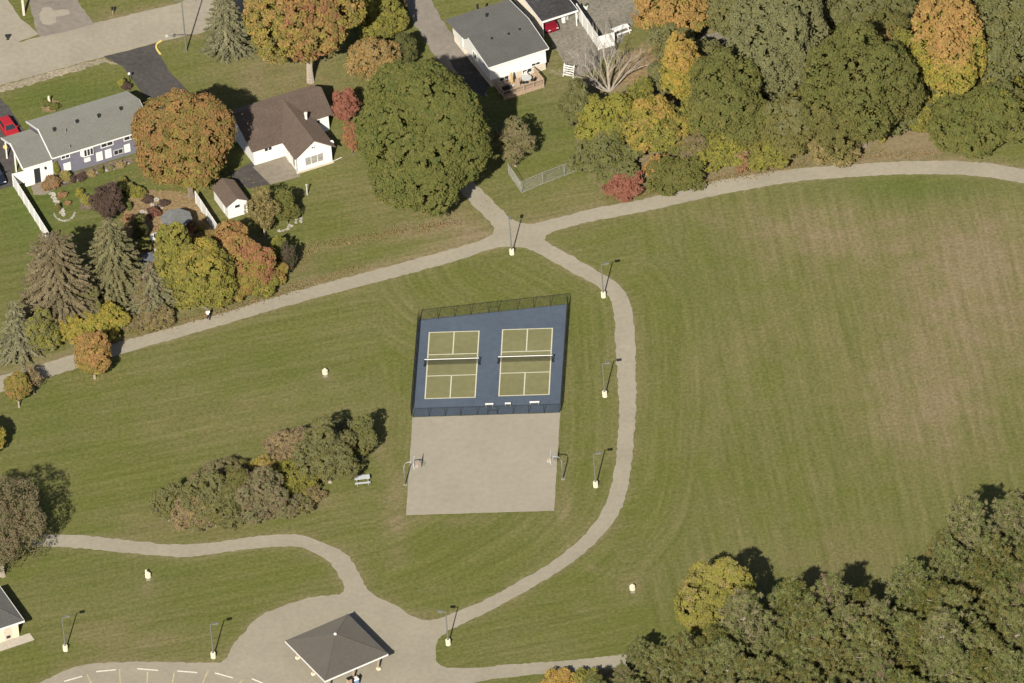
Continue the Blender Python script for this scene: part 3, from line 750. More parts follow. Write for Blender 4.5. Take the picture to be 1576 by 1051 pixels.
for x, z, w_, h_, ml in ((1.9, 2.35, 1.2, .75, 1), (7.5, 2.25, 1.7, .95, 1), (10.6, 2.25, 1.7, .95, 1)): window(r, x, z, w_, h_, .45, GLASS, ml)
mb = MB(); mb.add([(3.9, .45, 2.0), (4.2, .0, 2.0), (5.5, .0, 2.0), (5.8, .45, 2.0), (3.9, .45, 3.2), (4.2, .0, 3.2), (5.5, .0, 3.2), (5.8, .45, 3.2)], [(0, 1, 2, 3), (7, 6, 5, 4), (0, 4, 5, 1), (1, 5, 6, 2), (2, 6, 7, 3)])
bow = mb.build('bow_window', TRIM, r)
for i in range(3): MB().box(4.28 + i * .42, 4.28 + i * .42 + .3, -.03, .1, 2.15, 3.05).build('pane', GLASS, bow)
for x, z, w_, h_ in ((2.0, .45, .95, 1.2), (6.35, .5, .85, 1.3), (7.55, .5, .85, 1.3), (10.1, .5, .8, 1.2)): panel(r, 'door', x, z, w_, h_, .45, TRIM)
window(r, 8.9, .55, 1.3, .8, .45, GLASS, 1, frame=GREYW)
panel(r, 'meter_box', 4.7, 1.0, .8, .5, .45, TRIM, .2)
# carport end
x0e = -3.95; zce, zcr = 3.15, 4.45
wy = 7.3
er = roof_slab(r, 'porch_roof', [[(x0e, -.1, zce), (-.06, -.1, zce), (-.06, 3.9, zcr), (x0e, 3.9, zcr)], [(x0e, 3.9, zcr), (-.06, 3.9, zcr), (-.06, wy, zce), (x0e, wy, zce)]], SHGREY)
mb = MB(); mb.beam((x0e - .05, -.1, zce - .05), (x0e - .05, 3.9, zcr - .05), .12, .25); mb.beam((x0e - .05, 3.9, zcr - .05), (x0e - .05, wy, zce - .05), .12, .25); mb.beam((x0e, -.13, zce - .08), (-.06, -.13, zce - .08), .06, .2); mb.build('porch_fascia', TRIM, r)
mb = MB(); mb.box(x0e + .3, -2.45, .3, .42, 0, 3.05); mb.box(-1.6, .1, .3, .42, 0, 3.05); mb.box(-2.45, -1.6, .3, .42, 2.3, 3.05); mb.build('porch_wall', WHITE, r)
mb = MB(); mb.box(-.02, .12, .42, 7, 0, 3.2); mb.build('porch_inner_wall', VIOLET, r)
for yy in (.5, 3.8, 7.0): MB().box(x0e + .25, x0e + .4, yy - .07, yy + .07, 0, zce - .1 if yy != 3.8 else zcr - .2).build('porch_post', TRIM, r)
panel(r, 'door', -2.02, .05, .75, 2.2, .36, GLASS, .02)
MB().box(-1.05, -.85, .05, .3, 1.9, 2.2).build('wall_lamp', BLKM, r)

# ---- white cottage with brown cross-gabled roof
e0 = G(388.5, 232.5, 2.7); YB = rad(21); r = thing('cottage', 'white cottage with brown cross gabled roof and concrete patio next to the big green tree', 'house', (e0.x, e0.y, 0), YB)
zr, ze, vr = 4.65, 2.7, 5.87
roof = roof_slab(r, 'roof', [[(-.1, 0, ze), (6.8, 0, ze), (6.8, vr, zr), (-.1, vr, zr)], [(6.8, 2.41, ze), (11.93, 2.41, ze), (11.93, vr, zr), (6.8, vr, zr)], [(-.1, vr, zr), (11.93, vr, zr), (11.93, 9.33, ze), (-.1, 9.33, ze)]], SHBROWN)
cg = roof_slab(r, 'gable_roof', [[(4.0, -4.0, 2.68), (6.75, -4.0, 4.63), (6.75, vr, 4.63), (4.0, vr, 2.68)], [(6.75, -4.0, 4.63), (9.55, -4.0, 2.68), (9.55, vr, 2.68), (6.75, vr, 4.63)]], SHBROWN, .13)
mb = MB(); mb.beam((4.0, -4.04, 2.6), (6.75, -4.04, 4.55), .06, .16); mb.beam((6.75, -4.04, 4.55), (9.55, -4.04, 2.6), .06, .16); mb.beam((-.1, -.03, 2.6), (4.0, -.03, 2.6), .05, .14)
mb.beam((11.96, 2.41, 2.62), (11.96, vr, 4.57), .06, .16); mb.build('fascia', SHBROWN, r)
def cross_wall():
    mb = MB(); P = [(4.46, -3.64, -.1), (9.13, -3.64, -.1), (9.13, -3.64, 2.85), (6.78, -3.64, 4.45), (4.46, -3.64, 2.85), (4.46, 4, -.1), (9.13, 4, -.1), (9.13, 4, 2.85), (6.78, 4, 4.45), (4.46, 4, 2.85)]
    mb.add(P, [(0, 1, 2, 3, 4), (9, 8, 7, 6, 5), (1, 6, 7, 2), (5, 0, 4, 9), (0, 5, 6, 1)]); return mb
cross_wall().build('gable_wall', WHITE, r)
mb = MB(); mb.add([(.3, .55, -.1), (5, .55, -.1), (5, .55, 2.8), (.3, .55, 2.8), (.3, 8.9, -.1), (11.5, 8.9, -.1), (11.5, 2.85, -.1), (8.5, 2.85, -.1), (8.5, 2.85, 2.8), (11.5, 2.85, 2.8), (11.5, 8.9, 2.8), (.3, 8.9, 2.8), (.3, vr, 4.5), (11.5, vr, 4.5)],
                  [(0, 1, 2, 3), (0, 3, 12, 11, 4), (4, 11, 10, 5), (5, 10, 13, 9, 6), (6, 9, 8, 7)]); mb.build('wall', WHITE, r)
MB().box(4.3, 9.3, -3.72, -3.5, -.1, .28).build('foundation', BEIGE, r)
window(r, 2.3, 1.55, 1.15, .75, .55, GLASS, 1)
window(r, 6.75, .75, 2.6, 1.35, -3.64, CURT, 2)
window(r, 6.75, 3.05, .62, .42, -3.64, GLASS, 1)
window(r, 9.9, 1.5, 1.0, .7, 2.85, GLASS, 1)
window(r, -2.5, .3, 1.0, 1.9, 4.46, CURT, 0, axis='y')
MB().box(4.38, 4.46, -1.1, -.3, .05, 2.05).build('door', TRIM, r)
MB().tube([(4.35, -3.55, 2.6), (4.35, -3.55, .1)], .05, 6).build('downspout', GREYW, r)
p = loc2(e0 - Vector((0, 0, 2.7)), YB, G(471, 181, 3.9)); MB().lathe([(.17, -.6), (.17, .55), (.22, .57), (.22, .75), (0, .76)], 10, p).build('chimney_pipe', TRIM, roof)
p = loc2(e0 - Vector((0, 0, 2.7)), YB, G(472, 191, 3.7)); MB().lathe([(.16, -.5), (.16, .2), (0, .22)], 8, p).build('roof_vent', BLKM, roof)
p = loc2(e0 - Vector((0, 0, 2.7)), YB, G(393, 174, 3.8)); MB().lathe([(.14, -.5), (.14, .15), (0, .17)], 8, p).build('roof_vent', SHBROWN, roof)
dish = thing('satellite_dish', 'round white satellite dish at the corner of the white cottage', 'satellite dish', G(510.5, 219, 2.6), YB)
MB().tube([(0, 0, 0), (0, -.12, .03), (0, -.15, .06)], [.3, .24, .02], 14).build('dish', TRIM, dish); MB().tube([(0, 0, -.05), (-.25, .35, -.3)], .03, 6).build('bracket', GALV, dish)

# ---- shed
e0 = G(352, 337, 0); r = thing('garden_shed', 'small white shed with brown gable roof beside the short white fence', 'shed', e0, YB)
L_, W_ = 2.6, 4.6
mb = MB(); P = [(0, 0, -.1), (L_, 0, -.1), (L_, 0, 2.05), (L_ / 2, 0, 2.75), (0, 0, 2.05), (0, W_, -.1), (L_, W_, -.1), (L_, W_, 2.05), (L_ / 2, W_, 2.75), (0, W_, 2.05)]
mb.add(P, [(0, 1, 2, 3, 4), (9, 8, 7, 6, 5), (1, 6, 7, 2), (5, 0, 4, 9)]); mb.build('wall', WHITE, r)
roof_slab(r, 'roof', [[(-.25, -.15, 1.98), (L_ / 2, -.15, 2.82), (L_ / 2, W_ + .15, 2.82), (-.25, W_ + .15, 1.98)], [(L_ / 2, -.15, 2.82), (L_ + .25, -.15, 1.98), (L_ + .25, W_ + .15, 1.98), (L_ / 2, W_ + .15, 2.82)]], SHBROWN, .1)
window(r, 1.3, 1.25, .85, .6, 0, GLASS, 0)
MB().box(-.05, .0, 1.3, 2.2, .05, 1.9).build('door', TRIM, r)

# ---- raised white house with dark roof and deck
e0 = G(751.6, 104, 3.45); YR = rad(21.8); e0z = Vector((e0.x, e0.y, 0)); r = thing('raised_house', 'white house with low charcoal roof and a wooden deck facing the back lawn', 'house', e0z, YR)
L_, W_, ze, zr = 8.35, 12.1, 3.45, 4.25
roof = roof_slab(r, 'roof', [[(0, 0, ze), (L_, 0, ze), (L_, W_ / 2, zr), (0, W_ / 2, zr)], [(0, W_ / 2, zr), (L_, W_ / 2, zr), (L_, W_, ze), (-.5, W_, ze), (-.5, W_ / 2 + .2, zr - .03)]], SHDARK)
mb = MB(); mb.beam((0, -.03, ze - .08), (L_, -.03, ze - .08), .05, .16); mb.beam((-.03, 0, ze - .05), (-.03, W_ / 2, zr - .05), .06, .18); mb.beam((L_ + .03, 0, ze - .05), (L_ + .03, W_ / 2, zr - .05), .06, .18); mb.beam((L_ + .03, W_ / 2, zr - .05), (L_ + .03, W_, ze - .05), .06, .18); mb.build('fascia', TRIM, r)
gable_walls(r, .3, L_ - .3, .4, W_ - .3, 3.45, 4.1, WHITE, z0=1.1)
MB().box(.38, L_ - .38, .48, W_ - .4, -.1, 1.12).build('foundation', BEIGE, r)
for px, py in ((757, 60), (800, 46), (749, 23), (735, 9), (783, 53)):
    p = loc2(e0z, YR, G(px, py, 4.0)); MB().lathe([(.16, -.4), (.16, .2), (0, .22)], 8, p).build('roof_vent', BLKM, roof)
for x in (2.2, 5.4): window(r, x, .35, 1.4, .7, .48, GLASS, 1)
window(r, 6.6, 1.15, 1.3, .02 + .5, .4, GLASS, 1)
window(r, 5.0, 1.6, 1.2, 1.0, .3, GLASS, 1, axis='y'); MB().box(.22, .3, 8.6, 9.5, .6, 2.7).build('door', TRIM, r)
dk = thing('deck', 'wooden deck with brown railing against the white raised house', 'deck', G(776, 155, 0), YR)
dl, dw = 5.5, 3.0
for i in range(11): MB().box(0, dl, i * dw / 11, (i + 1) * dw / 11 - .02, .42, .46).build('board', WOOD, dk)
for x in [i * dl / 4 for i in range(5)]: MB().box(x - .05, x + .05, -.05, .05, -.05, 1.42).build('post', WOOD, dk)
for x in (0, dl): MB().box(x - .05, x + .05, dw / 2 - .05, dw / 2 + .05, -.05, 1.42).build('post', WOOD, dk)
for z in (1.36, .56):
    MB().box(-.06, dl + .06, -.06, .06, z, z + .07).build('rail', WOOD, dk)
    for x in (0, dl): MB().box(x - .06, x + .06, .06, dw, z, z + .07).build('rail', WOOD, dk)
mb = MB()
for k in range(37): mb.box(k * .15 + .02, k * .15 + .055, -.02, .02, .63, 1.36)
for k in range(18):
    for x in (0, dl): mb.box(x - .02, x + .02, .15 + k * .15, .185 + k * .15, .63, 1.36)
mb.build('baluster', WOOD, dk)
MB().box(0, dl, -.03, .02, .1, .415).build('skirt', WOOD, dk)
def on_deck(x, y): return dk.location + Vector((math.cos(YR) * x - math.sin(YR) * y, math.sin(YR) * x + math.cos(YR) * y, .46))
t = thing('garden_table', 'grey round table on the wooden deck', 'table', on_deck(3.9, 1.6), YR)
MB().lathe([(.65, .68), (.65, .72), (0, .725)], 16).build('tabletop', GREYW, t); MB().lathe([(.3, 0), (.05, .05), (.04, .68)], 8).build('pedestal', BLKM, t)
def chair(loc, yaw, m, label):
    c = thing('garden_chair', label, 'chair', loc, yaw)
    MB().box(-.25, .25, -.25, .25, .4, .44).build('seat', m, c); MB().box(-.25, .25, .22, .27, .44, .9).build('backrest', m, c)
    for a in (-.22, .22):
        for b2 in (-.22, .22): MB().box(a - .02, a + .02, b2 - .02, b2 + .02, 0, .4).build('leg', m, c)
for x, y, a, m, lab in ((3.1, 1.3, 1.2, BLKM, 'black chair at the side of the deck table towards the folded parasol'), (4.6, 1.1, -2.4, BLKM, 'black chair at the deck table beside the front railing'), (4.3, 2.4, .3, TRIM, 'white chair at the deck table against the house wall'), (1.4, 2.1, .6, WOOD, 'brown chair on the deck beside the folded parasol')): chair(on_deck(x, y), YR + a, m, lab)
t = thing('folded_parasol', 'folded tan parasol standing on the wooden deck', 'parasol', on_deck(2.0, 1.9), 0)
MB().lathe([(.03, 0), (.03, .5), (.22, .55), (.13, 1.7), (.03, 2.1), (0, 2.11)], 10).build('canopy', TAN, t); MB().lathe([(.28, 0), (.28, .07), (0, .08)], 12).build('base', GREYW, t)
t = thing('barbecue', 'dark covered barbecue in the corner of the wooden deck', 'barbecue', on_deck(.7, .75), YR)
MB().box(-.45, .45, -.3, .3, .1, .85).build('cover', RUBBER, t, bevel=.05); MB().tube([(-.45, 0, .85), (.45, 0, .85)], [.28, .28], 10).build('lid', RUBBER, t)

# ---- carport
e0 = G(835, 33, 2.5); e0z = Vector((e0.x, e0.y, 0)); r = thing('carport', 'open carport with black flat roof and white fascia sheltering a maroon car', 'carport', e0z, YR)
roof_slab(r, 'roof', [[(-.1, 0, 2.5), (4.9, 0, 2.5), (4.9, 9, 2.75), (-.1, 9, 2.75)]], SHBLACK, .12)
mb = MB(); mb.beam((-.15, -.04, 2.42), (4.95, -.04, 2.42), .07, .26); mb.beam((-.14, 0, 2.42), (-.14, 9, 2.67), .07, .26); mb.beam((4.94, 0, 2.42), (4.94, 9, 2.67), .07, .26); mb.build('fascia', TRIM, r)
MB().box(.0, .12, .6, 9, -.1, 2.4).build('wall', BEIGE, r); MB().box(4.6, 4.72, 2.5, 9, -.1, 2.4).build('wall', WHITE, r); MB().box(.12, 4.6, 8.8, 8.9, -.1, 2.5).build('wall', BEIGE, r)
for x in (.06, 4.7): MB().box(x - .06, x + .06, .15, .27, -.05, 2.4).build('post', TRIM, r)
for x, y, m in ((3.6, 1.8, TRIM), (4.2, 2.2, GREYW)):
    b2 = e0z + Vector((math.cos(YR) * x - math.sin(YR) * y, math.sin(YR) * x + math.cos(YR) * y, 0))
    t = thing('storage_bin', 'white lidded bin in the carport' if m is TRIM else 'grey lidded bin in the carport', 'bin', b2, YR)
    MB().lathe([(.25, 0), (.3, .8)], 12).build('body', m, t); MB().lathe([(.33, .8), (.33, .86), (0, .92)], 12).build('lid', m, t)

# ---- pavilion
e0 = G(500, 1047, 2.6); YP = rad(29.4 - 1); r = thing('pavilion', 'open park pavilion with square taupe hip roof on the plaza', 'pavilion', (e0.x, e0.y, 0), YP)
L_, W_ = 8.6, 9.2; ap = (L_ / 2, W_ / 2, 4.55); ze = 2.6
cs = [(0, 0, ze), (L_, 0, ze), (L_, W_, ze), (0, W_, ze)]
mb = MB()
for i in range(4): mb.slab([cs[i], cs[(i + 1) % 4], ap], .12)
roof = mb.build('roof', SHPAV, r)
mb = MB()
for i in range(4): mb.beam(Vector(cs[i]) + Vector((0, 0, .02)), Vector(ap) + Vector((0, 0, .02)), .16, .05)
mb.build('hip_cap', SHPAV, roof)
MB().lathe([(.18, -.05), (.18, .12), (.05, .2), (0, .21)], 10, ap).build('finial', TRIM, roof)
mb = MB(); e = .05
for a, c in (((-e, -e), (L_ + e, -e)), ((L_ + e, -e), (L_ + e, W_ + e)), ((L_ + e, W_ + e), (-e, W_ + e)), ((-e, W_ + e), (-e, -e))): mb.beam((a[0], a[1], ze - .18), (c[0], c[1], ze - .18), .05, .2)
mb.build('fascia', TRIM, r)
for x in (.9, L_ / 2, L_ - .9):
    for y in (.9, W_ / 2, W_ - .9):
        if x == L_ / 2 and y == W_ / 2: continue
        p = MB().box(x - .08, x + .08, y - .08, y + .08, .25, ze - .05).build('post', WOOD, r)
        MB().box(x - .2, x + .2, y - .2, y + .2, -.05, .27).build('plinth', FOOT, p)
mb = MB(); mb.box(.8, L_ - .8, .82, .98, ze - .3, ze - .05); mb.box(.8, L_ - .8, W_ - .98, W_ - .82, ze - .3, ze - .05); mb.build('beam', WOOD, r)
t = thing('recycling_bin', 'blue and white recycling bin beside the pavilion post', 'bin', G(548, 1053, 0), YP)
MB().box(-.3, .3, -.3, .3, .03, .75).build('body', BLUEP, t, bevel=.04); MB().box(-.33, .33, -.33, .33, .75, .95).build('lid', TRIM, t, bevel=.05)
for s in (-1, 1): MB().box(s * .36 - .05, s * .36 + .05, -.25, .25, .02, 1.15).build('side_post', BLKM, t)
t = thing('litter_bin', 'brown wooden litter bin next to the blue recycling bin', 'bin', G(538, 1053, 0), YP)
MB().box(-.25, .25, -.25, .25, .03, .85).build('body', WOOD, t, bevel=.03); MB().box(-.28, .28, -.28, .28, .85, .93).build('lid', BLKM, t, bevel=.02)

# ---- cream building at the parking lot
e0 = G(37, 955, 2.6); YL = rad(22); r = thing('park_building', 'cream park building with dark hip roof and concrete apron', 'building', (e0.x, e0.y, 0), YL)
L_, W_ = 8.0, 7.5; cs = [(-L_, 0, 2.6), (0, 0, 2.6), (0, W_, 2.6), (-L_, W_, 2.6)]; a1, a2 = (-L_ + W_ / 2, W_ / 2, 4.5), (-W_ / 2, W_ / 2, 4.5)
mb = MB(); mb.slab([cs[0], cs[1], a2, a1], .12); mb.slab([cs[1], cs[2], a2], .12); mb.slab([cs[2], cs[3], a1, a2], .12); mb.slab([cs[3], cs[0], a1], .12)
roof = mb.build('roof', SHDARK, r)
MB().beam(Vector(cs[1]) + Vector((0, 0, .02)), Vector(a2) + Vector((0, 0, .02)), .16, .05).build('hip_cap', SHDARK, roof)
mb = MB(); mb.beam((-L_, -.04, 2.5), (.05, -.04, 2.5), .07, .22); mb.beam((.04, 0, 2.5), (.04, W_, 2.5), .07, .22); mb.build('fascia', TRIM, r)
MB().box(-L_ + .6, -.6, .6, W_ - .6, -.1, 2.5).build('wall', CREAM, r)
panel(r, 'door', -2.0, .02, .95, 2.0, .6, BEIGE); panel(r, 'vent', -2.0, .35, .5, .35, .52, GLASS, .03)
MB().box(-L_ - .5, .7, -.9, .55, -.1, .05).build('apron', mat('apron_concrete', (.34, .30, .24), .9, .08, 2), r)

# ---- gazebo and garden parasol
c0 = G(271, 334, 2.5); r = thing('garden_gazebo', 'octagonal grey roofed gazebo in the rock garden', 'gazebo', (c0.x, c0.y, 0), rad(10))
ring = [(2.05 * math.cos(a), 2.05 * math.sin(a), 2.35) for a in [math.pi / 8 + i * math.pi / 4 for i in range(8)]]
mb = MB()
for i in range(8): mb.slab([ring[i], ring[(i + 1) % 8], (0, 0, 3.0)], .06)
GZ = mat('grey_canvas', (0.125, 0.127, 0.122), .9, .15, 3, big=.1)
mb.build('roof', GZ, r)
for i in range(8): MB().tube([(ring[i][0] * .93, ring[i][1] * .93, 0), (ring[i][0] * .93, ring[i][1] * .93, 2.33)], .05, 6).build('post', WOOD, r)
c0 = G(231, 395, 2.2); r = thing('garden_parasol', 'dark grey garden parasol among spruces and yellow hedge', 'parasol', (c0.x, c0.y, 0), 0)
ring = [(1.2 * math.cos(a), 1.2 * math.sin(a), 2.0) for a in [i * math.pi / 4 for i in range(8)]]; mb = MB()
for i in range(8): mb.slab([ring[i], ring[(i + 1) % 8], (0, 0, 2.4)], .03)
mb.build('canopy', mat('slate_canvas', (.10, .105, .115), .9, .1, 3), r); MB().tube([(0, 0, 0), (0, 0, 2.35)], .03, 8).build('pole', GALV, r)

# ---- white fences
def board_fence(name, label, a, c, h_, n_, m=WHITE, t=.06):
    r = thing(name, label, 'fence', a, math.atan2((c - a).y, (c - a).x)); L_ = (c - a).length; s = L_ / n_
    for i in range(n_ + 1): MB().box(i * s - .06, i * s + .06, -.06, .06, -.1, h_ + .08).build('post', m, r)
    pm = MB().box(.06, s - .06, -t / 2, t / 2, .08, h_).mesh('panel')
    for i in range(n_): link('panel', pm, m, r).location = (i * s, 0, 0)
    for i in range(n_): MB().box(i * s + .06, (i + 1) * s - .06, -.05, .05, h_, h_ + .05).build('top_rail', m, r)
    return r
board_fence('privacy_fence', 'long white privacy fence running down the lawn beside the bungalow', G(21, 287), G(79, 380), 1.8, 7)
board_fence('privacy_fence', 'short white fence return joined to the bungalow porch', G(21, 286), G(43, 280.5), 1.8, 1)
board_fence('privacy_fence', 'white privacy fence between the gazebo and the small shed', G(302, 313), G(337, 366), 1.8, 4)
board_fence('privacy_fence', 'tall white fence beside the carport and the gravel yard', G(889, 28), G(921, 76), 2.2, 4)
board_fence('privacy_fence', 'white fence run behind the bare tree across the gravel yard', G(921, 77), G(946, 70), 2.0, 2)
r = thing('slat_gate', 'low white slatted gate at the foot of the bare tree', 'gate', G(867, 117), rad(-25))
for i in range(5): MB().box(0, 1.35, -.03 + i * .12, .03 + i * .12, .25 + i * .26, .42 + i * .26).build('slat', WHITE, r)
for x in (0, 1.35): MB().beam((x, -.06, -.02), (x, .62, 1.6), .08, .08).build('stile', WHITE, r)
t = thing('picnic_table', 'white picnic table on the gravel yard behind the bare tree', 'table', G(956, 50), rad(25))
def picnic(t, m, L_=1.8):
    MB().box(-L_ / 2, L_ / 2, -.38, .38, .72, .77).build('tabletop', m, t)
    for s in (-1, 1): MB().box(-L_ / 2, L_ / 2, s * .72 - .14, s * .72 + .14, .42, .47).build('seat', m, t)
    for x in (-L_ / 2 + .25, L_ / 2 - .25):
        mb = MB(); mb.beam((x, -.3, .71), (x, -.75, 0), .06, .08); mb.beam((x, .3, .71), (x, .75, 0), .06, .08); mb.box(x - .03, x + .03, -.8, .8, .36, .415); mb.build('leg_frame', m, t)
picnic(t, WHITE, 2.2)
t = thing('picnic_table', 'grey picnic table on the grass beside the thicket', 'table', G(558, 742), rad(2)); picnic(t, mat('bluish_grey_boards', (.33, .35, .35), .8, .1, 5), 1.85)

# ---- galvanised fence near the path junction
cA = G(803, 297); chain_fence('chain_link_fence', 'grey galvanised chain link fence at the corner of the back lawn near the path junction', [G(783, 268), cA, G(836, 282.5), G(869, 270), G(900, 258)], 1.7, GALV, r=.04, sp=.15)

# ================================================================ VEHICLES
def car(label, loc, yaw, paint, L_=4.5, Wd=1.78, H=1.45):
    r = thing('car', label, 'car', loc, yaw)
    # stations along x: (x, z_bottom, z_belt, half width)
    st = [(-L_ / 2, .42, .78, .62), (-L_ / 2 + .12, .30, .92, .80), (-L_ / 2 + .7, .22, .98, .88), (-.5, .2, .97, Wd / 2), (.7, .2, .94, Wd / 2), (L_ / 2 - .75, .22, .86, .87), (L_ / 2 - .15, .3, .74, .78), (L_ / 2, .4, .62, .6)]
    V = []; F = []
    for x, zb, zt, hw in st:
        V += [(x, -hw * .92, zb), (x, -hw, zb + .18), (x, -hw, zt - .12), (x, -hw * .9, zt), (x, 0, zt + .03), (x, hw * .9, zt), (x, hw, zt - .12), (x, hw, zb + .18), (x, hw * .92, zb)]
    for i in range(len(st) - 1):
        for j in range(8):
            a = i * 9 + j; F.append((a, a + 1, a + 10, a + 9))
        F.append((i * 9 + 8, i * 9, i * 9 + 9, i * 9 + 17))
    F += [tuple(range(9)), tuple(range(len(V) - 1, len(V) - 10, -1))]
    body = MB().add(V, F).build('body', paint, r, smooth=False, bevel=.03)
    b0, b1, t0, t1 = -L_ * .40, L_ * .20, -L_ * .29, L_ * .07; hb, ht = Wd / 2 - .1, Wd / 2 - .27; zb, zt = .93, H - .05
    q = [(b0, -hb, zb), (b1, -hb, zb - .02), (b1, hb, zb - .02), (b0, hb, zb), (t0, -ht, zt), (t1, -ht, zt), (t1, ht, zt), (t0, ht, zt)]
    MB().add(q, [(4, 5, 6, 7), (0, 1, 5, 4), (1, 2, 6, 5), (2, 3, 7, 6), (3, 0, 4, 7)]).build('cabin', paint, r)
    def face(ids, name, ins=.09):
        p = [Vector(q[i]) for i in ids]; c = sum(p, Vector()) / 4; nn = (p[1] - p[0]).cross(p[2] - p[0]).normalized()
        if nn.dot(c - Vector((c.x * .3, 0, .9))) < 0: nn = -nn
        pp = [c + (x - c) * (1 - ins * 1.6) + nn * .012 for x in p]
        MB().add(pp, [(0, 1, 2, 3)]).build(name, GLASS, r)
    face((1, 2, 6, 5), 'windscreen'); face((3, 0, 4, 7), 'rear_window'); face((0, 1, 5, 4), 'side_window', .12); face((2, 3, 7, 6), 'side_window', .12)
    MB().box(t0 + .05, t1 - .05, -ht + .05, ht - .05, zt, H).build('roof_panel', paint, r, bevel=.04)
    for x in (-L_ * .30, L_ * .31):
        for s in (-1, 1):
            y = s * (Wd / 2 - .1); wl = thing_part('wheel', r)
            MB().tube([(x, y - .1, .32), (x, y + .1, .32)], .32, 16).build('tyre', RUBBER, wl); MB().tube([(x, y + s * .09, .32), (x, y + s * .115, .32)], .2, 12).build('rim', RIMM, wl)
    for s in (-1, 1):
        MB().box(L_ / 2 - .18, L_ / 2 - .06, s * .55 - .15, s * .55 + .15, .6, .74).build('headlight', LAMPG, r)
        MB().box(-L_ / 2 + .02, -L_ / 2 + .14, s * .58 - .14, s * .58 + .14, .68, .86).build('tail_light', TAILG, r)
        MB().box(L_ * .13, L_ * .17, s * (Wd / 2 + .02) - .09, s * (Wd / 2 + .02) + .09, .95, 1.07).build('mirror', paint, r)
    return r
def thing_part(name, parent):
    o = bpy.data.objects.new(name, None); COL.objects.link(o); o.parent = parent; return o
car('bright red car parked beside the bungalow front lawn', G(14, 203), rad(-69.5), RED, 4.6)
car('dark navy car parked along the bungalow carport', G(-8, 274), rad(-69.5), NAVY, 4.7, 1.85, 1.6)
b2 = e0z = G(835, 33, 2.5); car('maroon car parked under the black roofed carport', Vector((b2.x, b2.y, 0)) + Vector((math.cos(YR) * 1.45 - math.sin(YR) * 2.2, math.sin(YR) * 1.45 + math.cos(YR) * 2.2, .014)), YR - math.pi / 2, MAROON, 4.4)

# ================================================================ PARKING LOT MARKS
for i, (a, c) in enumerate((((99, 1049), (127, 1041)), ((148, 1034), (179, 1031)), ((211, 1029.5), (244, 1032)), ((273, 1033), (304, 1035.5)), ((331, 1036), (358.5, 1043.5)), ((388, 1045), (410, 1054)))):
    p, q = G(*a), G(*c); d = q - p
    o = MB().add([(0, -.07, 0), (d.length, -.07, 0), (d.length, .07, 0), (0, .07, 0), (.03, -.05, .1), (d.length - .03, -.05, .1), (d.length - .03, .05, .1), (.03, .05, .1)], [(3, 2, 1, 0), (4, 5, 6, 7), (0, 1, 5, 4), (1, 2, 6, 5), (2, 3, 7, 6), (3, 0, 4, 7)]).build('wheel_stop', mat('wheel_stop_concrete', (.46, .43, .36), .9, .08, 3))
    o.location = p + Vector((0, 0, .013)); o.rotation_euler = (0, 0, math.atan2(d.y, d.x)); tag(o, 'white concrete wheel stop at the head of a parking bay', 'wheel stop', 'wheel stops in the parking lot')
for a, c in (((134, 1038), (146, 1065)), ((184, 1030), (186, 1065)), ((227, 1034), (226, 1065)), ((268, 1036), (263, 1065)), ((320, 1033), (309, 1058)), ((374, 1046), (352, 1068))):
    p, q = G(*a), G(*c); d = (q - p).normalized(); s = Vector((-d.y, d.x, 0)) * .07
    o = MB().add([(p + s) + Vector((0, 0, .022)), (p - s) + Vector((0, 0, .022)), (q - s) + Vector((0, 0, .022)), (q + s) + Vector((0, 0, .022))], [(0, 1, 2, 3)]).build('bay_line', YELP); o['kind'] = 'structure'
# yellow kerb by the dark driveway
pts = smooth([(249, 63), (241, 68), (240, 75), (247, 84)], 2); mb = MB()
for a, c in zip(pts[:-1], pts[1:]):
    p, q = G(*a), G(*c); mb.beam(p + Vector((0, 0, .06)), q + Vector((0, 0, .06)), .2, .16)
o = mb.build('kerb', mat('yellow_kerb_paint', (.46, .37, .12), .8, .1, 3)); tag(o, 'curved yellow painted kerb at the mouth of the dark driveway', 'kerb')

# ================================================================ STREET POLES AND SMALL THINGS
t = thing('utility_pole', 'pale utility pole on the grass strip between two driveways', 'pole', G(37, 23), 0); MB().lathe([(.17, -.1), (.13, 9), (0, 9.02)], 10).build('shaft', mat('pale_pole', (.5, .45, .36), .9, .1, 4), t); MB().box(-1.0, 1.0, -.06, .06, 8.3, 8.45).build('crossarm', WOOD, t)
t = thing('street_lamp', 'slim grey street lamp with side arm beside the yellow kerb', 'street lamp', G(287, 79), rad(8)); MB().lathe([(.10, -.1), (.07, 8.2), (0, 8.22)], 10).build('shaft', POLE, t); MB().tube([(0, 0, 2.5), (-1.2, 0, 2.75), (-2.2, 0, 2.9)], .05, 6).build('arm', POLE, t)
MB().lathe([(.0, 2.75), (.22, 2.8), (.2, 2.95), (0, 3.0)], 10, (-2.3, 0, 0)).build('lamp_head', GREYW, t); MB().box(-.9, 0, -.08, .08, 8.0, 8.12).build('top_arm', POLE, t)
t = thing('sign_stand', 'small dark triangular stand on the driveway across the road', 'stand', G(12, 62), 0); MB().add([(-.3, 0, .75), (.3, 0, .75), (0, 0, .02), (-.3, .3, .75), (.3, .3, .75), (0, .25, .02)], [(0, 1, 2), (5, 4, 3), (0, 3, 4, 1), (1, 4, 5, 2), (2, 5, 3, 0)]).build('panel', BLKM, t)
MB().box(-.2, .2, .05, .2, 0, .06).build('foot', BLKM, t)
t = thing('mailbox', 'dark mailbox on a post at the grass edge across the road', 'mailbox', G(174, 23), 0); MB().box(-.05, .05, -.05, .05, -.05, .9).build('post', WOOD, t); MB().tube([(0, -.25, 1.0), (0, .25, 1.0)], .15, 10).build('box', BLKM, t)
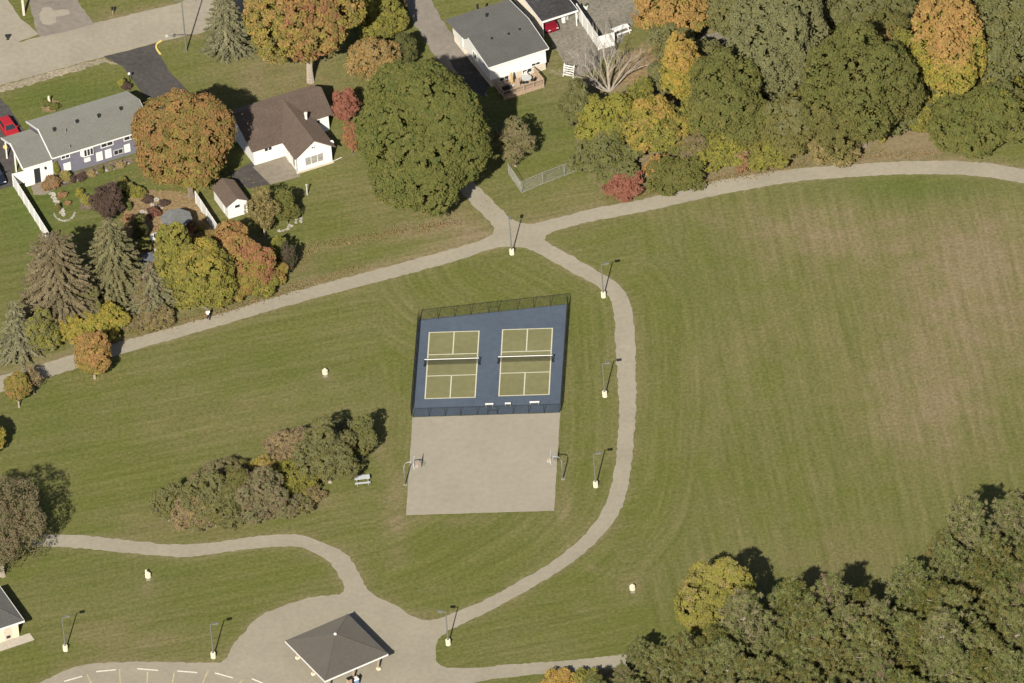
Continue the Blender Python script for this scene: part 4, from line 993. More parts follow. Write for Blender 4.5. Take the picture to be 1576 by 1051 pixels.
t = thing('garden_lantern', 'small globe lantern on a post beside the dark driveway', 'lantern', G(200, 127), 0); MB().lathe([(.04, -.05), (.04, 1.2)], 8).build('post', BLKM, t); MB().lathe([(0.02, 1.2), (.16, 1.3), (.18, 1.42), (.1, 1.55), (0, 1.57)], 10).build('globe', LAMPG, t)
t = thing('post', 'short weathered post on the lawn in front of the white cottage', 'post', G(473, 300), 0); MB().lathe([(.09, -.05), (.08, 1.5), (0, 1.52)], 8).build('shaft', GREYW, t); MB().box(-.12, .12, -.12, .12, 1.5, 1.6).build('cap', GREYW, t)
t = thing('clothes_pole', 'slim white pole lying at the corner of the white cottage', 'pole', G(513, 249), rad(20)); MB().tube([(0, 0, .12), (1.2, .2, .15)], .04, 6).build('shaft', TRIM, t); MB().box(-.08, .02, -.06, .06, 0, .2).build('bracket', TRIM, t)
t = thing('planter', 'white round planter on the gravel yard beside the tall white fence', 'planter', G(902, 14), 0); MB().lathe([(.2, 0), (.3, .5), (.33, .5), (.3, .56), (.0, .5)], 14).build('pot', TRIM, t); MB().lathe([(.0, .5), (.22, .55), (.15, .8), (0, .85)], 8).build('plant', mat('planter_green', (.06, .09, .03), .9, .3, 8), t)

def rock(loc, s, seed):
    rr = random.Random(seed); bm = bmesh.new(); bmesh.ops.create_icosphere(bm, subdivisions=2, radius=1)
    k = [Vector((rr.uniform(-1, 1), rr.uniform(-1, 1), rr.uniform(-1, 1))) for _ in range(5)]
    for v in bm.verts:
        f = 1 + sum(.12 * math.sin(3 * v.co.dot(q) + i) for i, q in enumerate(k)); v.co *= f; v.co = Vector((v.co.x * s, v.co.y * s * .8, v.co.z * s * .55 + s * .2))
    me = bpy.data.meshes.new('rock'); bm.to_mesh(me); bm.free()
    o = link('rock', me, STONE); o.location = loc; o.rotation_euler = (0, 0, rr.uniform(0, 6)); return o
rr = random.Random(5)
for i in range(34):
    f = i / 33
    p = smooth([(178, 290), (215, 300), (232, 305), (250, 322), (205, 330), (200, 352), (240, 368), (246, 395)], 2); q = p[int(f * (len(p) - 1))]
    tag(rock(G(q[0] + rr.uniform(-7, 7), q[1] + rr.uniform(-5, 5)), rr.uniform(.18, .45), i), 'pale stone bordering the rock garden around the gazebo', 'rock', 'rock garden stones')
for i in range(14):
    a = i / 13; q = (430 + 35 * a + rr.uniform(-4, 4), 357 - 22 * a + rr.uniform(-3, 3))
    tag(rock(G(*q), rr.uniform(.12, .3), 50 + i), 'grey stone in the small rockery below the cottage lawn', 'rock', 'rockery stones below the cottage')
for i in range(16):
    q = (90 + i * 7.2 + rr.uniform(-2, 2), 283 - i * 2.1 + rr.uniform(-5, 3))
    tag(rock(G(*q), rr.uniform(.1, .26), 80 + i), 'small pale stone in the bed along the violet bungalow wall', 'rock', 'stones along the bungalow bed')
for i in range(9):
    q = (80 + i * 2.2, 298 + i * 4.0); o = MB().lathe([(.38, 0), (.40, .05), (.36, .07), (0, .07)], 7).build('stepping_stone', STONE); o.location = G(*q); o.rotation_euler = (0, 0, i); o.scale = (1.2, .7, 1)
    tag(o, 'flat stepping stone in the lawn between the porch and the spruces', 'stepping stone', 'stepping stones in the bungalow garden')
for i in range(15):
    a = math.pi * (.05 + i / 15 * .95); q = (99 + 16 * math.cos(a), 326 + 14 * math.sin(a))
    tag(rock(G(*q), rr.uniform(.12, .2), 120 + i), 'pale edging stone around the end of the oval lawn bed', 'rock', 'edging stones of the oval bed')
t = thing('garden_chair', 'white garden chair in the rock garden below the gazebo', 'chair', G(236, 372), .5); MB().box(-.28, .28, -.28, .28, .38, .44).build('seat', TRIM, t); MB().box(-.28, .28, .24, .3, .44, .95).build('backrest', TRIM, t)
for a in (-.24, .24):
    for c in (-.24, .24): MB().box(a - .03, a + .03, c - .03, c + .03, 0, .38).build('leg', TRIM, t)
t = thing('garden_chair', 'white lounge chair in the rock garden beside the dark parasol', 'chair', G(247, 394), .9); MB().box(-.28, .28, -.6, .3, .3, .36).build('seat', TRIM, t); MB().beam((0, .3, .36), (0, .65, .95), .56, .05).build('backrest', TRIM, t)
for a in (-.24, .24):
    for c in (-.5, .24): MB().box(a - .03, a + .03, c - .03, c + .03, 0, .3).build('leg', TRIM, t)
t = thing('garden_statue', 'pale stone statue in the flower bed on the bungalow front lawn', 'statue', G(76, 160), 0); MB().box(-.2, .2, -.2, .2, 0, .25).build('plinth', STONE, t); MB().lathe([(.14, .25), (.2, .5), (.13, .8), (.16, .95), (.1, 1.05), (.13, 1.2), (0, 1.32)], 12).build('figure', FOOT, t)
t = thing('ball', 'round yellow ball on the dark driveway beside the porch', 'ball', G(8.5, 229), 0); MB().lathe([(.05, .0), (.25, .1), (.33, .3), (.25, .52), (.05, .62)], 14).build('shell', mat('yellow_plastic', (.6, .42, .1), .6, .1, 4), t); MB().lathe([(.06, .6), (.06, .68)], 8).build('valve', BLKM, t)

# ================================================================ PERSON
def skin_mesh(name, verts, edges, radii, m, parent, sub=2, rootv=0):
    me = bpy.data.meshes.new(name); me.from_pydata(verts, edges, [])
    o = link(name, me, m, parent)
    o.modifiers.new('skin', 'SKIN'); o.modifiers.new('sub', 'SUBSURF').levels = sub; o.modifiers['sub'].render_levels = sub
    for i, sv in enumerate(me.skin_vertices[0].data): sv.radius = (radii[i], radii[i]); sv.use_root = (i == rootv)
    return o
def person():
    r = thing('person', 'person in a white top and dark trousers walking along the path beside the hedge', 'person', G(321, 493) + Vector((0, 0, .012)), rad(200))
    v = []; e = []; rd = []
    def ch(pts, par):
        last = par
        for (x, y, z, q) in pts:
            v.append((x, y, z)); rd.append(q)
            if last is not None: e.append((last, len(v) - 1))
            last = len(v) - 1
        return last
    pelv = ch([(0, 0, .95, .13)], None)
    chest = ch([(0, .01, 1.12, .125), (0, 0, 1.30, .145), (0, 0, 1.42, .10)], pelv)
    neck = ch([(0, .01, 1.50, .055), (0, .03, 1.58, .085), (0, .03, 1.66, .095), (0, .03, 1.73, .07)], chest)
    for s, k in ((1, 1), (-1, -1)):
        hand = ch([(s * .17, 0, 1.40, .055), (s * .21, -.05 * k, 1.14, .042), (s * .21, .10 * k, .92, .03), (s * .20, .13 * k, .85, .032)], chest)
        for i, (dx, ln) in enumerate(((-.03, .07), (-.01, .085), (.012, .08), (.032, .065))): ch([(s * .20, .13 * k + dx, .80, .009), (s * .19, .14 * k + dx, .80 - ln, .008)], hand)
        ch([(s * .175, .16 * k, .82, .010), (s * .165, .18 * k, .77, .009)], hand)
        ch([(s * .09, -.02 * k, .86, .088), (s * .09, .10 * k * -1, .50, .058), (s * .09, -.20 * k - .05, .10, .038), (s * .09, -.18 * k + .02, .045, .035), (s * .09, -.18 * k + .14, .03, .03)], pelv)
    skin_mesh('body', v, e, rd, SKIN, r)
    v2 = [(0, 0, .93), (0, .01, 1.12), (0, 0, 1.30), (0, 0, 1.44)]; e2 = [(0, 1), (1, 2), (2, 3)]; r2 = [.165, .155, .175, .12]
    for s, k in ((1, 1), (-1, -1)):
        b0 = len(v2); v2 += [(s * .18, 0, 1.39), (s * .215, -.05 * k, 1.14)]; e2 += [(3, b0), (b0, b0 + 1)]; r2 += [.075, .06]
    skin_mesh('shirt', v2, e2, r2, TEE, r)
    v3 = [(0, 0, .94)]; e3 = []; r3 = [.145]
    for s, k in ((1, 1), (-1, -1)):
        b0 = len(v3); v3 += [(s * .09, -.02 * k, .85), (s * .09, -.10 * k, .50), (s * .09, -.20 * k - .05, .12)]; e3 += [(0, b0), (b0, b0 + 1), (b0 + 1, b0 + 2)]; r3 += [.105, .075, .058]
    skin_mesh('trousers', v3, e3, r3, TROU, r)
    skin_mesh('hair', [(0, .0, 1.60), (0, .0, 1.70), (0, .03, 1.76)], [(0, 1), (1, 2)], [.085, .10, .07], HAIR, r)
    for s in (-1, 1): MB().lathe([(.006, 0), (.012, .008), (.0, .02)], 8, (s * .035, .118, 1.665)).build('eye', BLKM, r)
    MB().add([(-.015, .115, 1.63), (.015, .115, 1.63), (0, .145, 1.625), (0, .118, 1.665)], [(0, 1, 2), (0, 2, 3), (2, 1, 3)]).build('nose', SKIN, r)
    MB().box(-.025, .025, .105, .122, 1.59, 1.60).build('mouth', MAROON, r)
    for s in (-1, 1): MB().box(s * .09 - .012, s * .09 + .012, .01, .05, 1.62, 1.68).build('ear', SKIN, r)
person()

# ================================================================ TREES

# ---- single garden and street trees
tree('maple_tree', 'huge round green tree beside the white cottage and the path junction', 647, 213, 204, 224, 1.6, ('green',), clump=.66, leaf=.175, lump=.12, dens=.95)
tree('maple_tree', 'large rust orange tree between the grey bungalow and the white cottage', 286, 220, 164, 174, 1.2, ('rust', 'rust', 'olive'), ('olive', 'lime', 'rust'), clump=.75, leaf=.19, split=.55, lump=.22)
tree('maple_tree', 'tall orange and yellow maple with a pale bare trunk by the road side lawn', 468, 15, 184, 198, 3.0, ('rust', 'orange', 'red', 'olive'), ('lime', 'olive', 'orange'), clump=.75, leaf=.19, split=.52, dens=.85, lump=.28, bark=PALEB)
tree('shrub', 'salmon red shrub at the corner of the cottage roof', 531, 165, 42, 52, .2, ('red',), cat='shrub', clump=.45, leaf=.13)
tree('shrub', 'narrow salmon red shrub squeezed against the big green tree', 540, 212, 26, 50, .2, ('red', 'rust'), cat='shrub', clump=.4, leaf=.13)
tree('small_tree', 'thin tan and orange tree behind the big green tree', 575, 95, 85, 80, .6, ('tan', 'orange'), ('tan', 'olive'), clump=.5, leaf=.12, dens=.6, lump=.3)
tree('shrub', 'yellowish green bush beside the grey driveway', 588, 28, 75, 85, .1, ('olive', 'lime'), cat='shrub', clump=.55, leaf=.15)
tree('small_tree', 'small dark green tree at the edge of the grey driveway', 622, 78, 44, 58, .5, ('darkfir', 'dark'), clump=.45, leaf=.14)
tree('shrub', 'thin dark hedge bush along the driveway of the raised house', 622, 18, 14, 44, .1, ('dusk', 'dark'), cat='shrub', clump=.35, leaf=.12)
tree('small_tree', 'sparse grey olive tree with a leaning trunk by the galvanised fence', 790, 218, 66, 72, .8, ('grey', 'olive', 'plum'), clump=.5, leaf=.13, dens=.6, lump=.35, bark=PALEB)
tree('shrub', 'dark green bush growing at the foot of the bare tree', 888, 160, 58, 78, .1, ('dark', 'grey'), cat='shrub', clump=.5, leaf=.15)
# ---- bungalow garden and hedge
tree('shrub', 'dark purple brown shrub in the bungalow garden', 166, 312, 52, 62, .1, ('dusk',), cat='shrub', clump=.45, leaf=.11, dens=.9)
tree('shrub', 'brownish shrub beside the porch of the bungalow', 80, 281, 34, 28, 0, ('plum', 'rust'), cat='shrub', clump=.4, leaf=.12)
tree('shrub', 'narrow pointed green cedar at the bungalow wall', 87, 261, 11, 26, 0, ('green', 'lime'), cat='shrub', clump=.28, leaf=.1)
tree('shrub', 'yellow green shrub at the bungalow wall bed', 100, 272, 18, 20, 0, ('lime', 'tan'), cat='shrub', clump=.3, leaf=.1)
tree('shrub', 'low lime green mound in the curved garden bed', 133, 308, 17, 18, 0, ('lime',), cat='shrub', clump=.28, leaf=.1)
tree('shrub', 'grey green mound at the edge of the rock garden towards the orange tree', 186, 286, 36, 24, 0, ('grey', 'lime'), cat='shrub', clump=.35, leaf=.11)
tree('shrub', 'lime shrub in the rock garden under the orange tree', 210, 296, 30, 24, 0, ('lime', 'olive'), cat='shrub', clump=.35, leaf=.11)
tree('shrub', 'small maroon shrub beside the gazebo', 236, 326, 22, 20, 0, ('dusk', 'red'), cat='shrub', clump=.3, leaf=.1)
tree('shrub', 'maroon shrub under the gazebo eave towards the white fence', 292, 350, 26, 26, 0, ('dusk', 'rust'), cat='shrub', clump=.3, leaf=.1)
tree('shrub', 'dark green shrub standing in for spruce shadow in the rock garden', 214, 352, 26, 42, 0, ('darkfir', 'dark'), cat='shrub', clump=.4, leaf=.13)  # dark foliage added in place of the shadow the spruces cast here
tree('shrub', 'pale green shrub in the rock garden next to the white chair', 222, 376, 28, 24, 0, ('grey', 'lime'), cat='shrub', clump=.35, leaf=.11)
tree('small_tree', 'tall yellow green hedge tree next to the dark parasol', 268, 405, 62, 122, .2, ('lime', 'olive'), clump=.55, leaf=.15, lump=.25)
tree('small_tree', 'yellow and green hedge tree beside the path where the person walks', 312, 424, 96, 114, .2, ('lime', 'olive', 'yellow'), ('lime', 'olive'), clump=.6, leaf=.16, lump=.25)
tree('small_tree', 'rust coloured hedge tree behind the small shed', 358, 392, 76, 92, .3, ('rust', 'orange'), ('olive', 'lime'), clump=.6, leaf=.16, split=.35, lump=.25)
tree('small_tree', 'salmon red hedge tree at the end of the hedge beside the path', 394, 412, 62, 82, .2, ('red', 'rust'), ('rust', 'lime'), clump=.55, leaf=.15, split=.35, lump=.25)
tree('shrub', 'lime green shrub at the very end of the hedge', 428, 386, 28, 42, 0, ('lime', 'green'), cat='shrub', clump=.4, leaf=.13)
tree('shrub', 'dark shrub at the end of the hedge in the shade of the salmon tree', 444, 398, 26, 48, 0, ('darkfir', 'dusk'), cat='shrub', clump=.4, leaf=.13, dens=.6)
tree('small_tree', 'thin tan many stemmed tree between the shed and the cottage lawn', 404, 326, 54, 76, .3, ('olive', 'tan'), clump=.4, leaf=.1, dens=.4, lump=.4, bark=PALEB)
tree('small_tree', 'sparse green shrub tree above the small rockery', 440, 318, 38, 56, .2, ('olive', 'green'), clump=.4, leaf=.12, dens=.7, lump=.35)
spruce('broad brownish spruce at the lower end of the long white fence', 80, 362, 13.4, 5.5, 'brownsp', blunt=.36, droop=.3, dens=1.25)
spruce('tall olive spruce with star shaped tiers beside the purple shrub', 167, 336, 11.8, 5.3, 'spruce', blunt=.58, droop=.42, dens=1.2)
spruce('short grey spruce with a brownish middle beside the dark parasol', 228, 402, 7.6, 3.7, 'greysp', blunt=.7, droop=.4, tint2='plum', dens=1.1)
spruce('green spruce beside the path next to the lime bushes', 20, 460, 8.6, 3.3, 'greysp', blunt=.8, droop=.42)
spruce('grey green spruce on the front lawn beside the road', 342, -22, 10.4, 3.5, 'greysp', blunt=.6, droop=.35, dens=1.1)
tree('shrub', 'lime yellow bush under the spruces beside the path', 150, 495, 88, 56, 0, ('lime', 'yellow'), ('lime',), cat='shrub', clump=.5, leaf=.15)
tree('shrub', 'lime bush between the brown spruce and the path', 108, 506, 42, 46, 0, ('lime', 'yellow'), cat='shrub', clump=.45, leaf=.14)
tree('shrub', 'green bush with yellow patches at the foot of the green spruce', 62, 512, 54, 66, 0, ('olive', 'lime', 'grey'), cat='shrub', clump=.5, leaf=.14)
tree('shrub', 'low brown brush beside the path under the grey spruce', 200, 497, 44, 30, 0, ('plum', 'olive'), cat='shrub', clump=.35, leaf=.11, dens=.7)
tree('shrub', 'low olive brush beside the path between the grey spruce and the hedge', 240, 488, 60, 26, 0, ('olive', 'tan', 'plum'), cat='shrub', clump=.35, leaf=.11, dens=.7)
tree('young_maple', 'small orange topped tree standing at the lawn edge of the path', 142, 545, 62, 70, .8, ('orange', 'rust'), ('lime', 'olive', 'orange'), clump=.5, leaf=.14, split=.45, bark=PALEB)
tree('young_maple', 'small olive tree with a pale trunk beside the path end', 26, 596, 44, 50, 1.0, ('olive', 'lime', 'rust'), clump=.45, leaf=.13, bark=PALEB)
tree('young_maple', 'small yellow tree on the lawn casting a dark shadow', -12, 672, 42, 52, .8, ('yellow', 'lime'), clump=.45, leaf=.13)
tree('bare_tree', 'brownish half bare tree overhanging the west path', -4, 812, 140, 160, .6, ('plum', 'plum', 'grey'), ('plum', 'grey', 'olive'), clump=.5, leaf=.09, dens=.2, lump=.34, hollow=.62, bark=PALEB)
tree('sapling', 'thin half bare sapling beside the path end', 50, 582, 34, 38, .8, ('plum', 'tan'), clump=.4, leaf=.09, dens=.25, lump=.4, bark=PALEB, hollow=.5)
rr = random.Random(61)
for i, (px, py) in enumerate(((112, 276), (126, 272), (140, 267), (155, 262), (170, 258), (186, 254), (198, 318), (206, 340), (196, 336), (228, 306), (252, 312), (246, 352), (262, 358), (284, 372), (310, 352), (316, 334), (180, 300), (199, 372), (96, 300), (104, 312), (88, 320), (122, 298), (70, 158), (84, 164), (194, 132), (188, 128))):
    tree('garden_plant', 'small mounded garden plant in the beds around the bungalow', px, py, rr.uniform(9, 20), rr.uniform(9, 16), 0, rr.choice([('lime',), ('green',), ('tan',), ('red', 'tan'), ('grey',), ('olive',), ('dusk',)]), cat='plant', clump=.24, leaf=.1, group='bedding plants of the bungalow garden', trunk=False)
for px, py, w_, h_, a in ((256, 440, 50, 60, ('olive', 'lime')), (292, 455, 56, 44, ('lime', 'olive')), (340, 452, 54, 48, ('lime', 'olive', 'orange')), (372, 438, 50, 54, ('lime', 'rust')), (405, 438, 46, 44, ('olive', 'lime')), (330, 378, 44, 50, ('olive', 'rust')), (286, 374, 40, 40, ('lime', 'rust')), (424, 420, 40, 40, ('lime', 'rust')), (226, 452, 40, 60, ('olive', 'plum')), (132, 470, 50, 60, ('spruce', 'olive'))):
    tree('hedge_bush', 'leafy olive and lime bush filling the hedge beside the long path', px, py, w_, h_, 0, a, cat='bush', clump=.48, leaf=.14, lump=.36, group='filling bushes of the hedge', trunk=False)
# ---- thicket on the lawn
for i, (cx, cy, w_, h_, a, c, lab) in enumerate((
        (258, 776, 48, 58, ('grey', 'olive'), None, 'pale grey green bush at the tip of the thicket above the west path'),
        (297, 789, 58, 60, ('plum', 'tan'), None, 'reddish brown bush in the thicket next to the west path'),
        (341, 734, 76, 56, ('grey', 'plum'), ('olive',), 'grey leaved bush on the lawn side of the thicket'),
        (330, 775, 84, 84, ('olive', 'grey'), ('olive', 'grey'), 'broad olive bush in the lower half of the thicket'),
        (364, 765, 46, 76, ('dark', 'olive'), None, 'dark green bush in the middle of the thicket'),
        (400, 765, 72, 84, ('plum', 'grey'), ('plum', 'grey'), 'mauve brown bush in the middle of the thicket'),
        (448, 689, 74, 60, ('plum', 'tan'), ('plum', 'tan'), 'pinkish brown bush on the upper side of the thicket'),
        (443, 742, 68, 60, ('lime', 'olive'), None, 'yellow green bush inside the thicket'),
        (436, 775, 72, 44, ('grey', 'plum'), ('olive',), 'low grey bush on the path side of the thicket'),
        (504, 700, 84, 98, ('olive', 'grey'), ('olive', 'grey'), 'large grey olive bush next to the picnic table'),
        (526, 664, 44, 40, ('grey',), None, 'small grey bush behind the large olive bush of the thicket'),
        (556, 674, 44, 70, ('green', 'grey'), ('olive',), 'bright green bush at the end of the thicket towards the courts'),
        (405, 718, 36, 34, ('tan', 'yellow'), None, 'small straw coloured bush in the gap of the thicket'),
        (476, 760, 44, 32, ('plum', 'olive'), ('tan',), 'low tan bush beside the picnic table'))):
    tree('thicket_bush', lab, cx, cy, w_ * 1.12, h_ * 1.06, 0, a, c, cat='bush', clump=.42, leaf=.105, dens=.58, lump=.33, hollow=.76, group='thicket bushes on the lawn', bark=PALEB)
# ---- wood along the back lots
for (cx, cy, w_, h_, cl, a, c, sp, lab) in (
        (1196, 72, 142, 172, .6, ('grey',), None, .5, 'tall grey green willow like tree in the wood'),
        (1112, 152, 108, 140, .8, ('green', 'dark'), ('green', 'olive'), .5, 'broad mid green tree in the wood next to the yellow one'),
        (1325, 142, 162, 176, .6, ('dark', 'green'), ('dark', 'olive'), .5, 'biggest dark green tree of the wood above the path'),
        (1367, 57, 86, 76, 4.0, ('olive', 'dark'), ('olive', 'rust'), .4, 'olive brown tree next to the orange topped one'),
        (1335, 0, 140, 96, 4.0, ('grey', 'dark'), None, .5, 'grey green tree at the back of the wood'),
        (1252, 10, 84, 112, 2.5, ('grey', 'olive'), None, .5, 'pale grey green tree at the back of the wood beside the willow like one'),
        (1457, 78, 106, 178, 1.0, ('orange',), ('lime', 'lime', 'yellow'), .7, 'tall pointed tree with orange top and yellow green skirt'),
        (1548, 42, 130, 168, 1.0, ('dark', 'grey'), None, .5, 'tall dark green tree beyond the orange topped one'),
        (1393, 108, 44, 108, .8, ('lime', 'olive'), None, .5, 'slim lime green tree leaning on the orange topped tree'),
        (1521, 98, 46, 78, .8, ('lime', 'olive'), None, .5, 'small lime green tree beneath the dark green one'),
        (1505, 187, 134, 96, .1, ('green',), ('green', 'olive'), .5, 'low spreading green tree standing apart near the path'),
        (1035, 2, 116, 114, 1.2, ('orange',), ('orange', 'lime'), .4, 'large orange tree above the bare earth clearing'),
        (1053, 112, 64, 102, .8, ('yellow', 'orange'), ('yellow', 'lime'), .6, 'golden yellow tree below the large orange one'),
        (1212, 196, 100, 92, .3, ('olive', 'grey'), ('olive',), .5, 'olive tree at the edge of the wood'),
        (1152, 190, 84, 90, .3, ('green', 'olive'), None, .5, 'green tree at the edge of the wood beside the lime bushes'),
        (1082, 182, 66, 84, .3, ('lime', 'olive'), ('olive', 'lime'), .5, 'olive lime tree in front of the mid green one'),
        (935, 184, 88, 78, .3, ('lime',), ('lime', 'olive'), .5, 'lime yellow tree between the bare tree and the green bushes'),
        (1010, 196, 88, 92, .3, ('lime', 'yellow', 'orange'), ('lime', 'olive'), .5, 'golden and green tree beside the lime yellow one'),
        (985, 150, 44, 54, .3, ('green', 'lime'), None, .5, 'small green tree behind the golden and green one'),
        (1120, 20, 60, 80, 1.0, ('grey', 'olive'), None, .5, 'grey olive tree beside the large orange one')):
    big = w_ > 100
    tree('woodland_tree', lab, cx, cy, w_ * 1.14, h_ * 1.08, cl, a, c, clump=.72 if big else .6, leaf=.19 if big else .165, split=sp, lump=.3, dens=.8, group='trees of the wood')
for (cx, cy, w_, h_, a, lab) in (
        (935, 242, 98, 60, ('green', 'grey'), 'green bush at the end of the galvanised fence'),
        (931, 246, 16, 18, ('lime', 'yellow'), 'small bright yellow green bush in front of the bush at the galvanised fence'),
        (961, 284, 56, 44, ('red',), 'dull red bush beside the path'),
        (1012, 256, 42, 34, ('orange',), 'small orange bush next to the dull red one'),
        (1044, 270, 76, 44, ('green', 'olive'), 'green bush along the path next to the small orange bush'),
        (1112, 232, 76, 62, ('lime', 'lime', 'olive'), 'lime bush along the path under the wood'),
        (1180, 236, 68, 58, ('lime', 'olive'), 'lime green bush along the path next to the lime one'),
        (1068, 226, 50, 52, ('plum', 'olive'), 'purplish grey bush behind the path side bushes'),
        (1262, 214, 70, 54, ('olive', 'tan'), 'olive straw bush at the edge of the wood'),
        (1290, 225, 80, 40, ('tan', 'olive'), 'low straw coloured brush under the biggest tree of the wood'),
        (1142, 250, 24, 34, ('red', 'tan'), 'small reddish bush between two lime bushes'),
        (1415, 185, 40, 44, ('olive', 'lime'), 'small olive bush under the slim lime tree'),
        (1570, 160, 40, 40, ('dark', 'olive'), 'dark bush behind the spreading green tree')):
    tree('wood_edge_bush', lab, cx, cy, w_ * 1.12, h_ * 1.08, 0, a, cat='bush', clump=.45, leaf=.14, lump=.28, dens=.8, group='bushes at the edge of the wood')
rr = random.Random(31)
under = []
while len(under) < 60:
    px, py = rr.uniform(960, 1590), rr.uniform(20, 262)
    lim_ = np.interp(px, [960, 1060, 1240, 1420, 1600], [240, 226, 206, 190, 184])
    if py > lim_ or (1400 < px < 1480 and py > 170) or (px < 1030 and py < 170) or (1050 < px < 1150 and py < 90): continue
    if any(abs(px - a_) < 24 and abs(py - b_) < 18 for a_, b_ in under): continue
    under.append((px, py))
UL = 'olive or lime undergrowth shrub filling the gaps between the trees of the wood'
uforms = [tree('undergrowth_shrub', UL, 1200, 100, w_, h_, 0, a_, cat='shrub', clump=.5, leaf=.15, lump=.36, dens=.8, group='undergrowth shrubs of the wood', trunk=False)
          for w_, h_, a_ in ((64, 60, ('olive', 'grey')), (72, 66, ('green', 'olive')), (60, 62, ('dark', 'olive')), (66, 56, ('lime', 'olive')), (56, 60, ('lime', 'yellow', 'olive')), (70, 70, ('green', 'grey')))]
for i, (px, py) in enumerate(under):
    o = uforms[i] if i < 6 else copy_tree(uforms[rr.randrange(6)])
    k_ = rr.uniform(.75, 1.25); c_ = G(px, py, 2.0 * k_); o.location = (c_.x, c_.y, 0); o.scale = (k_, k_, k_ * rr.uniform(.85, 1.2)); o.rotation_euler = (0, 0, rr.uniform(0, 6.28))
# ---- bare tree with many stems
def bare_tree():
    rr = random.Random(3); r = thing('bare_tree', 'leafless grey tree with many fanned branches in front of the white fence', 'tree', G(938, 140), 0)
    tk = MB(); br = MB()
    def grow(p, d, ln, rd, lev):
        q = p + d * ln * .5 + Vector((rr.uniform(-.04, .04), rr.uniform(-.04, .04), 0)) * ln; e = q + (d + Vector((rr.uniform(-.15, .15), rr.uniform(-.15, .15), .1))).normalized() * ln * .5
        (tk if lev == 0 else br).tube([p, q, e], [rd, rd * .8, rd * .6], 6 if lev < 2 else 3, False)
        if lev >= 5: return
        for i in range(3 if lev < 4 else 2):
            s = .32 + .66 * (i + 1) / 3
            b0 = p.lerp(e, s) if i < 2 else e
            nd = (d + Vector((rr.uniform(-.55, .55), rr.uniform(-.55, .55), rr.uniform(-.15, .35)))).normalized()
            grow(b0, nd, ln * rr.uniform(.55, .78), max(.006, rd * (.5 if i < 2 else .6)), lev + 1)
    for dx, dy, dz, ln, rd in ((.02, .0, 1, 4.0, .19), (-.6, -.1, .8, 3.0, .11), (-.85, .25, .55, 3.0, .10), (-.35, .3, .9, 3.2, .10), (.5, .15, .85, 3.0, .10), (.8, .35, .6, 3.0, .09), (-.7, -.3, .6, 2.6, .08)):
        grow(Vector((dx * .2, dy * .2, -.05)), Vector((dx, dy, dz)).normalized(), ln, rd, 0)
    m = mat('grey_bark', (.31, .27, .225), .95, .2, 6)
    link('trunk', tk.mesh('trunk'), m, r); o = link('branch', br.mesh('branch'), m, r); o['kind'] = 'stuff'
bare_tree()
# ---- pine grove: five forms, copied
def make_pine(seed, H, R, pal=('pine',)):
    rng = np.random.default_rng(seed); rr = random.Random(seed)
    root = thing('pine_tree', 'olive green pine in the dense grove beyond the playing field', 'tree', (0, 0, 0), 0, 'pines of the grove')
    Cs = []; Q = []; K = []; Ls = []
    lim = MB(); z = H * .28; P = np.concatenate([PAL[a] for a in pal])
    while z < H:
        f = (z / H - .28) / .72
        r = R * (1 - f) ** .6 * (.75 + .5 * min(1, f * 3)) + .25
        nb = int(5 + r * 1.4); a0 = rng.uniform(0, 6.28)
        for j in range(nb):
            a = a0 + 6.283 * j / nb + rng.uniform(-.3, .3); ln = r * rng.uniform(.6, 1.12)
            rise = .15 + .5 * f
            for t in np.arange(.35, 1.02, .22 if ln > 1.2 else .33):
                c = np.array([math.cos(a) * ln * t, math.sin(a) * ln * t, z + rise * ln * t + .12 * ln * t * t]) + rng.normal(size=3) * .16
                k = 44; q = rng.normal(size=(k, 3)) + np.array([math.cos(a) * .5, math.sin(a) * .5, .75]); q /= np.linalg.norm(q, axis=1)[:, None]
                Cs.append(c + q * rng.uniform(.12, .42, k)[:, None]); Q.append(q); Ls.append(rng.uniform(.15, .28, k))
                K.append((P[rng.integers(0, len(P))] * rng.uniform(.82, 1.15))[None] * rng.uniform(.75, 1.25, k)[:, None])
            lim.tube([(0, 0, z), (math.cos(a) * ln * .55, math.sin(a) * ln * .55, z + rise * ln * .5), (math.cos(a) * ln, math.sin(a) * ln, z + rise * ln + .1 * ln)], [.05, .035, .012], 4, False)
        z += .62 * rng.uniform(.85, 1.15)
    C = np.concatenate(Cs); Q = np.concatenate(Q); L = np.concatenate(Ls); K = np.concatenate(K)
    N = rng.normal(size=C.shape) + np.array([0, -.2, .4]); N /= np.linalg.norm(N, axis=1)[:, None]
    link('crown', leaf_mesh('crown', C, N, L, L * .22, K, Q + .25 * rng.normal(size=C.shape), rng), None, root)
    link('trunk', MB().tube([(0, 0, -.2), (0, 0, H * .5), (0, 0, H * .97)], [.2, .13, .03], 8).mesh('trunk'), PALEB, root)
    link('limb', lim.mesh('limb'), PALEB, root)
    return root
forms = [make_pine(900 + i, h, r_, p_) for i, (h, r_, p_) in enumerate(((11.0, 3.0, ('pine',)), (12.0, 3.2, ('pine', 'olive')), (10.4, 2.8, ('olive', 'green')), (12.6, 3.1, ('pine', 'spruce')), (10.0, 2.8, ('pine', 'green')), (11.6, 2.7, ('pine', 'pine', 'plum'))))]
rr = random.Random(21)
spots = []
edge = [(900, 1068), (985, 1052), (1040, 1062), (1060, 1085), (1135, 1085), (1175, 1035), (1210, 1022), (1250, 1020), (1320, 1022), (1380, 1005), (1420, 968), (1470, 925), (1520, 900), (1600, 905)]
